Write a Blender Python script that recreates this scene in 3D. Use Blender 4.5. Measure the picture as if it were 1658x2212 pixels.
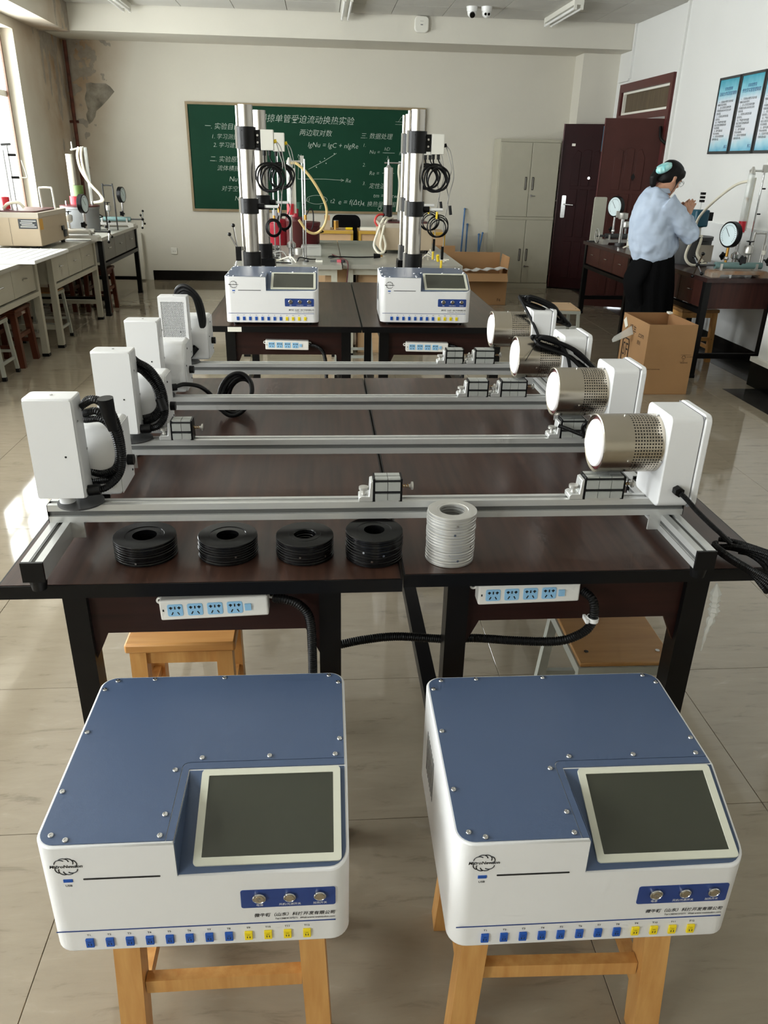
import bpy, bmesh, math, random
from math import sin, cos, pi, radians, sqrt
from mathutils import Vector, Matrix, Euler
for _o in list(bpy.data.objects): bpy.data.objects.remove(_o)
S = bpy.context.scene
COL = S.collection
random.seed(7)

# ---------------------------------------------------------------- camera
cam = bpy.data.cameras.new('camera'); camo = bpy.data.objects.new('camera', cam); COL.objects.link(camo)
cam.sensor_fit = 'VERTICAL'; cam.sensor_height = 36.0; cam.lens = 36.0*1657/2212
cam.clip_start = 0.05; cam.clip_end = 200
camo.matrix_world = Matrix(((.99692375, .01225447, -.0774136, 0), (-.07550427, .41513799, -.90661985, 0),
                            (.02102718, .90967592, .41478619, 1.57), (0, 0, 0, 1)))
S.camera = camo
# ---------------------------------------------------------------- world, daylight, exposure
S.view_settings.view_transform = 'Standard'; S.view_settings.look = 'None'
S.view_settings.gamma = 1.0; S.view_settings.exposure = 0.7; S.view_settings.use_curve_mapping = False
W = bpy.data.worlds.new('overcast_sky'); S.world = W; W.use_nodes = True
W.node_tree.nodes['Background'].inputs[0].default_value = (0.90, 0.95, 1.0, 1)
W.node_tree.nodes['Background'].inputs[1].default_value = 1.6
XL, XR, YB, YF, CZ = -3.19, 3.83, 11.37, -4.2, 3.15
CT = CZ+.012                                                        # underside of the slab above the ceiling tiles
WINS = [(7.25, 9.66), (3.9, 6.4), (0.5, 3.0), (-3.2, -0.6)]      # window openings along the left wall
WZ0, WZ1 = 0.92, 2.76
def area(name, loc, rot, sx, sy, power, col):
    l = bpy.data.lights.new(name, 'AREA'); l.shape = 'RECTANGLE'; l.size = sx; l.size_y = sy; l.energy = power; l.color = col
    o = bpy.data.objects.new(name, l); COL.objects.link(o); o.location = loc; o.rotation_euler = rot
    return o
for i, (a, b) in enumerate(WINS):
    area('window_daylight', (XL-0.42, (a+b)/2, (WZ0+WZ1)/2), (0, radians(-90), 0), WZ1-WZ0, b-a, (175, 190, 195, 135)[i], (0.96, 0.98, 1.0))
S.cycles.max_bounces = 6; S.cycles.diffuse_bounces = 4; S.cycles.glossy_bounces = 3
S.cycles.use_adaptive_sampling = True; S.cycles.adaptive_threshold = .06; S.cycles.adaptive_min_samples = 12
S.cycles.transmission_bounces = 4; S.cycles.transparent_max_bounces = 8
S.cycles.caustics_reflective = False; S.cycles.caustics_refractive = False
S.cycles.sample_clamp_indirect = 6.0; S.cycles.use_denoising = True

# ---------------------------------------------------------------- materials
MATS = {}
def mat(name, col, rough=.5, metal=0., spec=.5, var=0., vscale=8., bump=0., bscale=60., stretch=None, coat=0., col2=None, emit=0., alpha=None):
    m = bpy.data.materials.new(name); m.use_nodes = True; nt = m.node_tree; b = nt.nodes['Principled BSDF']
    def lin(c): return tuple((x/12.92 if x <= .04045 else ((x+.055)/1.055)**2.4) for x in [v/255 for v in c]) + (1,)
    c = lin(col)
    b.inputs['Base Color'].default_value = c; b.inputs['Roughness'].default_value = rough; b.inputs['Metallic'].default_value = metal
    b.inputs['Specular IOR Level'].default_value = spec; b.inputs['Coat Weight'].default_value = coat
    tc = None
    if var or bump or col2:
        tc = nt.nodes.new('ShaderNodeTexCoord'); mp = nt.nodes.new('ShaderNodeMapping'); nt.links.new(tc.outputs['Object'], mp.inputs[0])
        if stretch: mp.inputs['Scale'].default_value = stretch
        nz = nt.nodes.new('ShaderNodeTexNoise'); nz.inputs['Scale'].default_value = vscale; nz.inputs['Detail'].default_value = 6
        nt.links.new(mp.outputs[0], nz.inputs['Vector'])
        if var or col2:
            rp = nt.nodes.new('ShaderNodeValToRGB'); nt.links.new(nz.outputs['Fac'], rp.inputs[0])
            e = rp.color_ramp.elements; e[0].position = .3; e[1].position = .7
            d = lin(col2) if col2 else tuple(min(1, x*(1+var)) for x in c[:3])+(1,)
            e[0].color = c if col2 else tuple(x*(1-var) for x in c[:3])+(1,); e[1].color = d
            nt.links.new(rp.outputs[0], b.inputs['Base Color'])
        if bump:
            n2 = nt.nodes.new('ShaderNodeTexNoise'); n2.inputs['Scale'].default_value = bscale; nt.links.new(mp.outputs[0], n2.inputs['Vector'])
            bp = nt.nodes.new('ShaderNodeBump'); bp.inputs['Strength'].default_value = bump; bp.inputs['Distance'].default_value = .002
            nt.links.new(n2.outputs['Fac'], bp.inputs['Height']); nt.links.new(bp.outputs[0], b.inputs['Normal'])
    if emit:
        b.inputs['Emission Color'].default_value = c; b.inputs['Emission Strength'].default_value = emit
    MATS[name] = m; return m
mat('wall_paint', (214, 210, 198), .75, var=.02, vscale=1.5, bump=.15, bscale=40)
mat('wall_bright', (226, 226, 223), .7, var=.015, vscale=1.2, bump=.1, bscale=40)
mat('dado_gloss', (222, 223, 222), .22, var=.05, vscale=2)
mat('ceiling_board', (205, 203, 196), .85, var=.03, vscale=3, bump=.3, bscale=220)
mat('ceiling_dark', (120, 112, 98), .8)
mat('grout', (120, 112, 98), .7)
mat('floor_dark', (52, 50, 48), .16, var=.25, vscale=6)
mat('skirting_black', (16, 14, 13), .22, spec=.3, var=.2, vscale=5)
mat('window_white', (232, 230, 220), .4)
mat('window_brown', (104, 72, 54), .5)
mat('rust_pipe', (92, 48, 34), .75, var=.45, vscale=14, bump=.6, bscale=60)
mat('door_red', (40, 12, 13), .42, spec=.12, var=.12, vscale=5, bump=.05)
mat('door_brown', (66, 34, 29), .42, spec=.2, var=.1, vscale=5)
mat('door_frame', (84, 34, 32), .36, var=.1)
mat('transom', (92, 78, 58), .5, var=.25, vscale=5, stretch=(1, 6, .5))
mat('blackboard', (22, 62, 44), .6, spec=.12, var=.10, vscale=1.6)
mat('board_frame', (142, 124, 92), .45, var=.1)
mat('chalk', (196, 204, 194), .9)
mat('cabinet_grey', (180, 176, 158), .45, var=.02)
mat('cabinet_dark', (70, 66, 58), .5)
mat('chrome', (200, 200, 200), .18, 1.)
mat('steel', (198, 190, 176), .24, 1., var=.10, vscale=6, stretch=(1, 1, .2))
mat('steel_poly', (172, 167, 159), .27, 1.)
mat('alu', (214, 215, 213), .36, .6, var=.03, vscale=10, stretch=(.05, 1, 1))
mat('alu_y', (214, 215, 213), .36, .6, var=.03, vscale=10, stretch=(1, .05, 1))
mat('slot_dark', (40, 41, 42), .5, .4)
mat('groove_shade', (104, 105, 103), .5, .3)  # grey that stands in for the shade inside the extrusion grooves
mat('black_plastic', (11, 11, 12), .36, spec=.25)
mat('black_rubber', (9, 9, 10), .42, spec=.28)
mat('black_gloss', (10, 10, 11), .22, spec=.35)
mat('black_metal', (14, 13, 13), .36, spec=.22, var=.15, vscale=20)
mat('white_powder', (228, 228, 228), .32, bump=.03, bscale=300)
mat('white_ivory', (226, 224, 214), .35)
mat('white_plastic', (238, 238, 236), .3)
mat('ceramic', (245, 240, 238), .75, bump=.1, bscale=80)
mat('blue_plate', (72, 88, 116), .33, var=.03, vscale=4, bump=.04, bscale=400)
mat('blue_print', (34, 62, 128), .4)
mat('blue_port', (24, 84, 176), .4)
mat('yellow_port', (240, 214, 24), .4)
mat('print_black', (24, 24, 26), .6)
mat('print_grey', (120, 120, 122), .6)
mat('screen_frame', (206, 206, 190), .35)
mat('screen_glass', (58, 60, 50), .10, spec=.6)
mat('ring_black', (12, 12, 13), .27, spec=.4, var=.15, vscale=30)
mat('ring_dark', (12, 12, 12), .45)
mat('ring_silver', (212, 211, 207), .36, .7, var=.05, vscale=20)
mat('outlet_white', (236, 234, 228), .3)
mat('outlet_blue', (150, 200, 236), .35)
mat('slot_black', (20, 22, 26), .6)
mat('wood_dark', (74, 50, 40), .28, spec=.4, col2=(46, 31, 26), vscale=9, stretch=(6, .30, 6), bump=.04, bscale=90)
mat('wood_apron', (50, 26, 21), .4, spec=.25, col2=(31, 16, 14), vscale=7, stretch=(.4, 5, 7))
mat('wood_bench', (60, 38, 33), .3, spec=.4, col2=(44, 28, 26), vscale=6, stretch=(5, .4, 5))
mat('wood_drawer', (74, 40, 33), .4, spec=.3, col2=(52, 28, 24), vscale=6, stretch=(6, 6, .5))
mat('stool_wood', (214, 164, 98), .42, col2=(194, 138, 74), vscale=9, stretch=(6, 6, .6), bump=.08, bscale=60)
mat('stool_top', (206, 152, 88), .42, col2=(190, 132, 70), vscale=7, stretch=(.8, 7, 5), bump=.05)
mat('stool_red', (98, 48, 28), .42, spec=.3, col2=(74, 35, 20), vscale=7, stretch=(5, 5, .7))
mat('stool_ply', (176, 132, 78), .45, col2=(158, 112, 62), vscale=6, stretch=(.7, 6, 5))
mat('stool_steel', (166, 168, 158), .45)
mat('bench_grey', (176, 172, 156), .45, var=.03)
mat('bench_top', (158, 156, 146), .3, var=.04, vscale=3)
mat('bench_panel', (186, 184, 168), .45)
mat('bench_darkgrey', (104, 101, 94), .4)
mat('cardboard', (172, 132, 90), .8, var=.06, vscale=2.5, bump=.1, bscale=40)
mat('cardboard_in', (158, 116, 76), .85, var=.05, vscale=3)
mat('carton_print', (44, 30, 20), .8)
mat('foam_white', (225, 225, 222), .7, bump=.3, bscale=30)
mat('beige_case', (184, 166, 140), .45, var=.02)
mat('beige_top', (186, 176, 160), .4)
mat('red_paint', (160, 26, 44), .35, var=.08)
mat('red_bright', (206, 32, 48), .4)
mat('maroon', (92, 20, 28), .3)
mat('rig_brown', (82, 34, 34), .4)
mat('iron_grey', (128, 130, 132), .42, .2, var=.06)
mat('iron_dark', (70, 70, 70), .5, .2)
mat('silver_paint', (198, 196, 190), .34, .6)
mat('green_cup', (72, 94, 36), .5)
mat('teal_motor', (22, 78, 98), .4)
mat('sea_green', (112, 142, 140), .4)
mat('brass', (176, 132, 62), .35, .8)
mat('gauge_face', (216, 232, 236), .5)
mat('tube_white', (232, 226, 206), .4)
mat('tube_yellow', (216, 190, 130), .4)
mat('tube_red', (196, 60, 56), .4)
mat('desk_pale', (206, 172, 132), .5, var=.06, vscale=4, stretch=(1, 1, .3))
mat('desk_yellow', (196, 156, 60), .5)
mat('cloth_black', (14, 14, 15), .85, spec=.08)
mat('rod_blue', (70, 112, 160), .5)
mat('yellow_plug', (232, 200, 30), .45)
mat('wire_grey', (150, 148, 142), .5)
mat('tape_clear', (210, 206, 196), .15)
mat('skin', (196, 146, 118), .55)
mat('hair', (15, 13, 12), .5, spec=.2, var=.3, vscale=60)
mat('shirt', (172, 186, 206), .85, spec=.15, bump=.5, bscale=9, col2=(184, 197, 215), vscale=6)
mat('skirt', (12, 12, 13), .85, spec=.06, bump=.3, bscale=12)
mat('scrunchie', (120, 200, 205), .6, col2=(190, 232, 226), vscale=26)
mat('lens_dark', (10, 10, 10), .1)
mat('tag_white', (236, 234, 222), .6)
mat('tag_orange', (214, 160, 70), .6)
mat('plate_black', (30, 34, 40), .4)
mat('sky_blue_print', (70, 180, 210), .4)
mat('poster_paper', (226, 232, 238), .25)
mat('bottle_yellow', (228, 196, 24), .4)

def gmat(name, col, trans=.75, rough=.05):
    m = bpy.data.materials.new(name); m.use_nodes = True; nt = m.node_tree; nt.nodes.clear()
    o = nt.nodes.new('ShaderNodeOutputMaterial'); mx = nt.nodes.new('ShaderNodeMixShader'); t = nt.nodes.new('ShaderNodeBsdfTransparent')
    g = nt.nodes.new('ShaderNodeBsdfPrincipled'); g.inputs['Base Color'].default_value = col; g.inputs['Roughness'].default_value = rough
    t.inputs[0].default_value = (.96, .97, .96, 1); mx.inputs[0].default_value = 1-trans
    nt.links.new(t.outputs[0], mx.inputs[1]); nt.links.new(g.outputs[0], mx.inputs[2]); nt.links.new(mx.outputs[0], o.inputs[0])
    MATS[name] = m
gmat('pane_glass', (.9, .95, .95, 1), .86)
gmat('lab_glass', (.86, .88, .86, 1), .55)
gmat('film_clear', (.8, .8, .76, 1), .62, .12)

def tile_mat():
    m = bpy.data.materials.new('floor_tile'); m.use_nodes = True; nt = m.node_tree; b = nt.nodes['Principled BSDF']
    g = nt.nodes.new('ShaderNodeNewGeometry'); oi = nt.nodes.new('ShaderNodeObjectInfo')
    ad = nt.nodes.new('ShaderNodeVectorMath'); ad.operation = 'ADD'; sc = nt.nodes.new('ShaderNodeVectorMath'); sc.operation = 'SCALE'; sc.inputs['Scale'].default_value = 40
    cx = nt.nodes.new('ShaderNodeCombineXYZ'); nt.links.new(oi.outputs['Random'], cx.inputs[0]); nt.links.new(oi.outputs['Random'], cx.inputs[1]); nt.links.new(cx.outputs[0], sc.inputs[0])
    nt.links.new(g.outputs['Position'], ad.inputs[0]); nt.links.new(sc.outputs[0], ad.inputs[1])
    mp = nt.nodes.new('ShaderNodeMapping'); mp.inputs['Rotation'].default_value = (0, 0, .45); mp.inputs['Scale'].default_value = (1.2, 5.5, 1); nt.links.new(ad.outputs[0], mp.inputs[0])
    n = nt.nodes.new('ShaderNodeTexNoise'); n.inputs['Scale'].default_value = 4.2; n.inputs['Detail'].default_value = 9; n.inputs['Roughness'].default_value = .68; n.inputs['Distortion'].default_value = .5
    nt.links.new(mp.outputs[0], n.inputs['Vector'])
    r = nt.nodes.new('ShaderNodeValToRGB'); e = r.color_ramp.elements
    e[0].position = .30; e[0].color = (.21, .172, .122, 1); e[1].position = .42; e[1].color = (.292, .246, .180, 1)
    x = e.new(.62); x.color = (.315, .267, .197, 1); x = e.new(.74); x.color = (.365, .314, .244, 1)
    nt.links.new(n.outputs['Fac'], r.inputs[0]); nt.links.new(r.outputs[0], b.inputs['Base Color'])
    b.inputs['Roughness'].default_value = .06; b.inputs['Specular IOR Level'].default_value = .55
    MATS['floor_tile'] = m
tile_mat()

# ---------------------------------------------------------------- mesh helpers
def smoothpts(pts, k=6, closed=False):
    P = [Vector(p) for p in pts]; n = len(P); out = []
    rng = range(n) if closed else range(n-1)
    for i in rng:
        p0 = P[(i-1) % n] if (closed or i > 0) else P[0]*2-P[1]
        p1 = P[i]; p2 = P[(i+1) % n]
        p3 = P[(i+2) % n] if (closed or i+2 < n) else P[-1]*2-P[-2]
        for j in range(k):
            t = j/k
            out.append(.5*((2*p1)+(p2-p0)*t+(2*p0-5*p1+4*p2-p3)*t*t+(3*p1-p0-3*p2+p3)*t**3))
    if not closed: out.append(P[-1])
    return out
def rrect(x0, y0, x1, y1, r, seg=5, corners=(1, 1, 1, 1)):
    pts = []
    for k, (cx, cy, a0) in enumerate([(x1-r, y1-r, 0), (x0+r, y1-r, 90), (x0+r, y0+r, 180), (x1-r, y0+r, 270)]):
        if corners[k]:
            for j in range(seg+1):
                a = radians(a0+90*j/seg); pts.append((cx+r*cos(a), cy+r*sin(a)))
        else:
            pts.append([(x1, y1), (x0, y1), (x0, y0), (x1, y0)][k])
    return pts
def wloc(o):
    v = Vector((0, 0, 0))
    while o: v = v+o.location; o = o.parent
    return v
class MB:
    def __init__(s): s.v = []; s.f = []
    def add(s, vs, fs):
        n = len(s.v); s.v += [Vector(p) for p in vs]; s.f += [[i+n for i in f] for f in fs]; return s
    def box(s, x0, y0, z0, x1, y1, z1):
        return s.add([(x0, y0, z0), (x1, y0, z0), (x1, y1, z0), (x0, y1, z0), (x0, y0, z1), (x1, y0, z1), (x1, y1, z1), (x0, y1, z1)],
                     [(0, 3, 2, 1), (4, 5, 6, 7), (0, 1, 5, 4), (1, 2, 6, 5), (2, 3, 7, 6), (3, 0, 4, 7)])
    def bar(s, p, q, w, h, up=(0, 0, 1), w2=None, h2=None):          # rectangular bar from p to q
        p = Vector(p); q = Vector(q); d = (q-p).normalized(); u = Vector(up)
        if abs(d.dot(u)) > .95: u = Vector((0, 1, 0))
        a = d.cross(u).normalized(); b = a.cross(d).normalized(); vs = []
        for c, ww, hh in ((p, w, h), (q, w2 or w, h2 or h)):
            for sa, sb in ((-1, -1), (1, -1), (1, 1), (-1, 1)): vs.append(c+a*sa*ww/2+b*sb*hh/2)
        return s.add(vs, [(0, 1, 2, 3), (7, 6, 5, 4), (0, 4, 5, 1), (1, 5, 6, 2), (2, 6, 7, 3), (3, 7, 4, 0)])
    def prism(s, poly, axis, a0, a1):                                 # polygon extruded along an axis
        def P(u, v, w): return {'x': (w, u, v), 'y': (u, w, v), 'z': (u, v, w)}[axis]
        n = len(poly); vs = [P(u, v, a0) for u, v in poly]+[P(u, v, a1) for u, v in poly]
        fs = [list(range(n))[::-1], list(range(n, 2*n))]+[(i, (i+1) % n, n+(i+1) % n, n+i) for i in range(n)]
        return s.add(vs, fs)
    def cyl(s, p, q, r, r2=None, n=16, cap=True):
        return s.lathe([(r, 0), (r if r2 is None else r2, (Vector(q)-Vector(p)).length)], p, Vector(q)-Vector(p), n, cap)
    def lathe(s, prof, o, axis=(0, 0, 1), n=20, cap=True, closed=False):
        o = Vector(o); d = Vector(axis).normalized(); u = Vector((1, 0, 0)) if abs(d.x) < .9 else Vector((0, 1, 0))
        a = d.cross(u).normalized(); b = d.cross(a).normalized(); vs = []; fs = []; m = len(prof)
        for r, h in prof:
            for i in range(n):
                t = 2*pi*i/n; vs.append(o+d*h+a*r*cos(t)+b*r*sin(t))
        for k in range(m if closed else m-1):
            k2 = (k+1) % m
            for i in range(n): j = (i+1) % n; fs.append((k*n+i, k*n+j, k2*n+j, k2*n+i))
        if cap and not closed: fs += [list(range(n))[::-1], list(range((m-1)*n, m*n))]
        return s.add(vs, fs)
    def tube(s, pts, r, n=8, k=6, closed=False, ridge=0., smooth=True):
        P = smoothpts(pts, k, closed) if smooth else [Vector(p) for p in pts]
        if ridge:                                                     # corrugated hose: resample and alternate the radius
            Q = [P[0]]; step = ridge/2; acc = 0.
            for i in range(1, len(P)):
                a = P[i-1]; L = (P[i]-a).length; t = step-acc
                while t <= L: Q.append(a.lerp(P[i], t/L)); t += step
                acc = (acc+L) % step if L else acc
            P = Q
        N = len(P); vs = []; fs = []; prev = None
        for i in range(N):
            d = (P[(i+1) % N]-P[i-1]) if closed else (P[min(i+1, N-1)]-P[max(i-1, 0)])
            d = d.normalized() if d.length > 1e-9 else Vector((0, 0, 1))
            if prev is None:
                u = Vector((0, 0, 1)) if abs(d.z) < .9 else Vector((1, 0, 0)); a = d.cross(u).normalized()
            else:
                a = (prev-d*prev.dot(d))
                a = a.normalized() if a.length > 1e-6 else d.orthogonal().normalized()
            prev = a; b = d.cross(a)
            rr = (r[i] if isinstance(r, (list, tuple)) else r)*((1.0 if i % 2 else .86) if ridge else 1)
            for j in range(n): t = 2*pi*j/n; vs.append(P[i]+a*rr*cos(t)+b*rr*sin(t))
        for i in range(N if closed else N-1):
            i2 = (i+1) % N
            for j in range(n): j2 = (j+1) % n; fs.append((i*n+j, i*n+j2, i2*n+j2, i2*n+j))
        if not closed: fs += [list(range(n))[::-1], list(range((N-1)*n, N*n))]
        return s.add(vs, fs)
    def ball(s, c, r, n=12, m=8, sc=(1, 1, 1)):
        c = Vector(c); vs = [c+Vector((0, 0, -r*sc[2]))]; fs = []
        for i in range(1, m):
            a = -pi/2+pi*i/m
            for j in range(n): t = 2*pi*j/n; vs.append(c+Vector((r*cos(a)*cos(t)*sc[0], r*cos(a)*sin(t)*sc[1], r*sin(a)*sc[2])))
        vs.append(c+Vector((0, 0, r*sc[2]))); e = len(vs)-1
        for j in range(n): fs.append((0, 1+(j+1) % n, 1+j)); fs.append((e, 1+(m-2)*n+j, 1+(m-2)*n+(j+1) % n))
        for i in range(m-2):
            for j in range(n): j2 = (j+1) % n; fs.append((1+i*n+j, 1+i*n+j2, 1+(i+1)*n+j2, 1+(i+1)*n+j))
        return s.add(vs, fs)
    def loft(s, rings, cap=True):
        n = len(rings[0]); vs = [p for r in rings for p in r]; fs = []
        for i in range(len(rings)-1):
            for j in range(n): j2 = (j+1) % n; fs.append((i*n+j, i*n+j2, (i+1)*n+j2, (i+1)*n+j))
        if cap: fs += [list(range(n))[::-1], list(range((len(rings)-1)*n, len(rings)*n))]
        return s.add(vs, fs)
    def xf(s, M): s.v = [M @ p for p in s.v]; return s
    def mesh(s, name, material, smooth=35):
        me = bpy.data.meshes.new(name); me.from_pydata([tuple(p) for p in s.v], [], s.f); me.validate()
        bm = bmesh.new(); bm.from_mesh(me); bmesh.ops.recalc_face_normals(bm, faces=bm.faces); bm.to_mesh(me); bm.free()
        if smooth:
            me.shade_smooth(); me.set_sharp_from_angle(angle=radians(smooth))
        for mm in (material if isinstance(material, (list, tuple)) else [material]): me.materials.append(MATS[mm])
        return me
    def build(s, name, material, parent=None, world=False, smooth=35, label=None):
        if world and parent is not None:
            w = wloc(parent); s.v = [p-w for p in s.v]
        o = bpy.data.objects.new(name, s.mesh(name, material, smooth)); COL.objects.link(o)
        if parent is not None: o.parent = parent
        if label: o['label'] = label
        return o
def bevel(o, w, seg=2):
    m = o.modifiers.new('bevel', 'BEVEL'); m.width = w; m.segments = seg; m.limit_method = 'ANGLE'; return o
def thing(name, label, cat, loc=(0, 0, 0), rz=0., group=None):
    o = bpy.data.objects.new(name, None); COL.objects.link(o); o.location = loc; o.rotation_euler = (0, 0, rz); o.empty_display_size = .05
    o['label'] = label; o['category'] = cat
    if group: o['group'] = group
    return o
def tag(o, label, cat, group=None):
    o['label'] = label; o['category'] = cat
    if group: o['group'] = group
    return o
def struct(o): o['kind'] = 'structure'; return o
def inst(src, parent, loc=None, name=None):
    c = src.copy(); COL.objects.link(c); c.parent = parent
    if loc is not None: c.location = loc
    return c
def copy_tree(o, parent=None):
    ch = list(o.children); c = o.copy(); COL.objects.link(c); c.parent = parent
    for k in ch: copy_tree(k, c)
    return c
TXT = {}
def text(s, name, material, parent, org, xd, yd, size, align='LEFT', world=True, shear=0., depth=.0002, ysc=1., off=0.):
    cu = bpy.data.curves.new('txt', 'FONT'); cu.body = s; cu.size = size; cu.align_x = align; cu.align_y = 'CENTER'; cu.shear = shear; cu.resolution_u = 2; cu.offset = off
    t = bpy.data.objects.new('txt', cu); COL.objects.link(t)
    bpy.context.view_layer.update()
    dg = bpy.context.evaluated_depsgraph_get(); me = bpy.data.meshes.new_from_object(t.evaluated_get(dg))
    lim = size*(len(s)*1.3+2)
    if off and any(abs(c) > lim for v in me.vertices for c in v.co):      # a glyph the outline offset breaks
        cu.offset = 0.; bpy.context.view_layer.update(); me = bpy.data.meshes.new_from_object(t.evaluated_get(bpy.context.evaluated_depsgraph_get()))
    bpy.data.objects.remove(t); bpy.data.curves.remove(cu)
    X = Vector(xd).normalized(); Y = Vector(yd).normalized(); Z = X.cross(Y); o0 = Vector(org)-(wloc(parent) if (world and parent) else Vector((0, 0, 0)))
    for v in me.vertices: v.co = o0+X*v.co.x+Y*v.co.y*ysc+Z*(v.co.z+depth)
    me.materials.clear(); me.materials.append(MATS[material]); me.name = name
    o = bpy.data.objects.new(name, me); COL.objects.link(o); o.parent = parent
    return o
ORD = ['topmost', 'second', 'third', 'fourth', 'fifth', 'sixth', 'seventh', 'eighth', 'ninth', 'tenth', 'eleventh', 'twelfth', 'thirteenth', 'fourteenth', 'fifteenth', 'sixteenth', 'seventeenth', 'eighteenth']

# ================================================================ STRUCTURE
def floor():
    f = struct(MB().box(XL-.25, YF, -.10, XR+.2, YB+.2, -.006).build('floor', 'grout'))
    cache = {}
    ts = .6; g = .0007; x0 = 1.182-ts*8; y0 = 1.494-ts*10
    ix = 0
    def tile(a, b, c, d, m):
        k = (round(b-a, 4), round(d-c, 4), m)
        if k not in cache:
            w, h = k[0]/2, k[1]/2; e = .0008
            mb = MB().add([(-w, -h, -.006), (w, -h, -.006), (w, h, -.006), (-w, h, -.006), (-w, -h, -e), (w, -h, -e), (w, h, -e), (-w, h, -e),
                           (-w+e, -h+e, 0), (w-e, -h+e, 0), (w-e, h-e, 0), (-w+e, h-e, 0)],
                          [(0, 1, 5, 4), (1, 2, 6, 5), (2, 3, 7, 6), (3, 0, 4, 7), (4, 5, 9, 8), (5, 6, 10, 9), (6, 7, 11, 10), (7, 4, 8, 11), (8, 9, 10, 11)])
            cache[k] = mb.mesh('floor_tile', m, 0)
        o = bpy.data.objects.new('floor_tile', cache[k]); COL.objects.link(o); o.parent = f; o.location = ((a+b)/2, (c+d)/2, 0)
    big = []
    for j in range(40):
        c = y0+j*ts; d = c+ts
        if c >= YB: break
        for i in range(16):
            a = x0+i*ts; b = a+ts
            if b <= XL or a >= XR: continue
            aa, bb, cc, dd = max(a, XL)+g, min(b, XR)-g, c+g, min(d, YB)-g
            if bb-aa < .02 or dd-cc < .02: continue
            if dd < .25: big.append((aa, bb, cc, dd)); continue
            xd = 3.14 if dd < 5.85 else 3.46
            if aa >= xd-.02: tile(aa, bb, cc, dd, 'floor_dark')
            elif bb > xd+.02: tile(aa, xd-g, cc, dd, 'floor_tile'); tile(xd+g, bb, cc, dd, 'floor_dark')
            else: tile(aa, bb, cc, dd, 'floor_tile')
    mb = MB()
    for a, b, c, d in big: mb.box(a, max(c, YF), -.006, b, d, 0)
    o = mb.build('floor_tiles_behind_viewer', 'floor_tile', f, smooth=0); o['kind'] = 'stuff'
floor()

def wall_left():
    t = .24; mb = MB(); x0, x1 = XL-t, XL
    ys = [YF]+[v for w in sorted(WINS) for v in w]+[YB]
    for a, b in zip(ys[::2], ys[1::2]): mb.box(x0, a, 0, x1, b, CT)
    for a, b in WINS: mb.box(x0, a, 0, x1, b, WZ0).box(x0, a, WZ1, x1, b, CT)
    w = struct(mb.build('wall_left', 'wall_damp', smooth=0))
    for i, (a, b) in enumerate(WINS):
        n = 'window_%d' % (i+1); x = XL-.16
        fr = MB().box(x-.03, a, WZ0, x+.03, a+.06, WZ1).box(x-.03, b-.06, WZ0, x+.03, b, WZ1).box(x-.03, a+.06, WZ0, x+.03, b-.06, WZ0+.06).box(x-.03, a+.06, WZ1-.06, x+.03, b-.06, WZ1)
        o = struct(fr.build(n, 'window_white', smooth=0))
        zt = 2.12; m3 = [a+.06+(b-a-.12)*k/3 for k in range(4)]
        MB().box(x-.025, a+.06, zt, x+.025, b-.06, zt+.06).build('transom_bar', 'window_white', o, smooth=0)
        for k in (1, 2): MB().box(x-.025, m3[k]-.03, WZ0+.06, x+.025, m3[k]+.03, WZ1-.06).build('mullion', 'window_white', o, smooth=0)
        for k in range(3):
            for z0, z1 in ((WZ0+.06, zt), (zt+.06, WZ1-.06)):
                MB().box(x-.004, m3[k]+(.03 if k else 0), z0, x+.004, m3[k+1]-(.03 if k < 2 else 0), z1).build('pane', 'pane_glass', o, smooth=0)
        MB().box(x+.031, b-.09, WZ0+.06, x+.05, b-.06, WZ1-.06).build('brown_edge', 'window_brown', o, smooth=0)
        MB().box(XL-.13, a, WZ0, XL+.03, b, WZ0+.03).build('window_sill', 'window_white', o, smooth=0)
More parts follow.
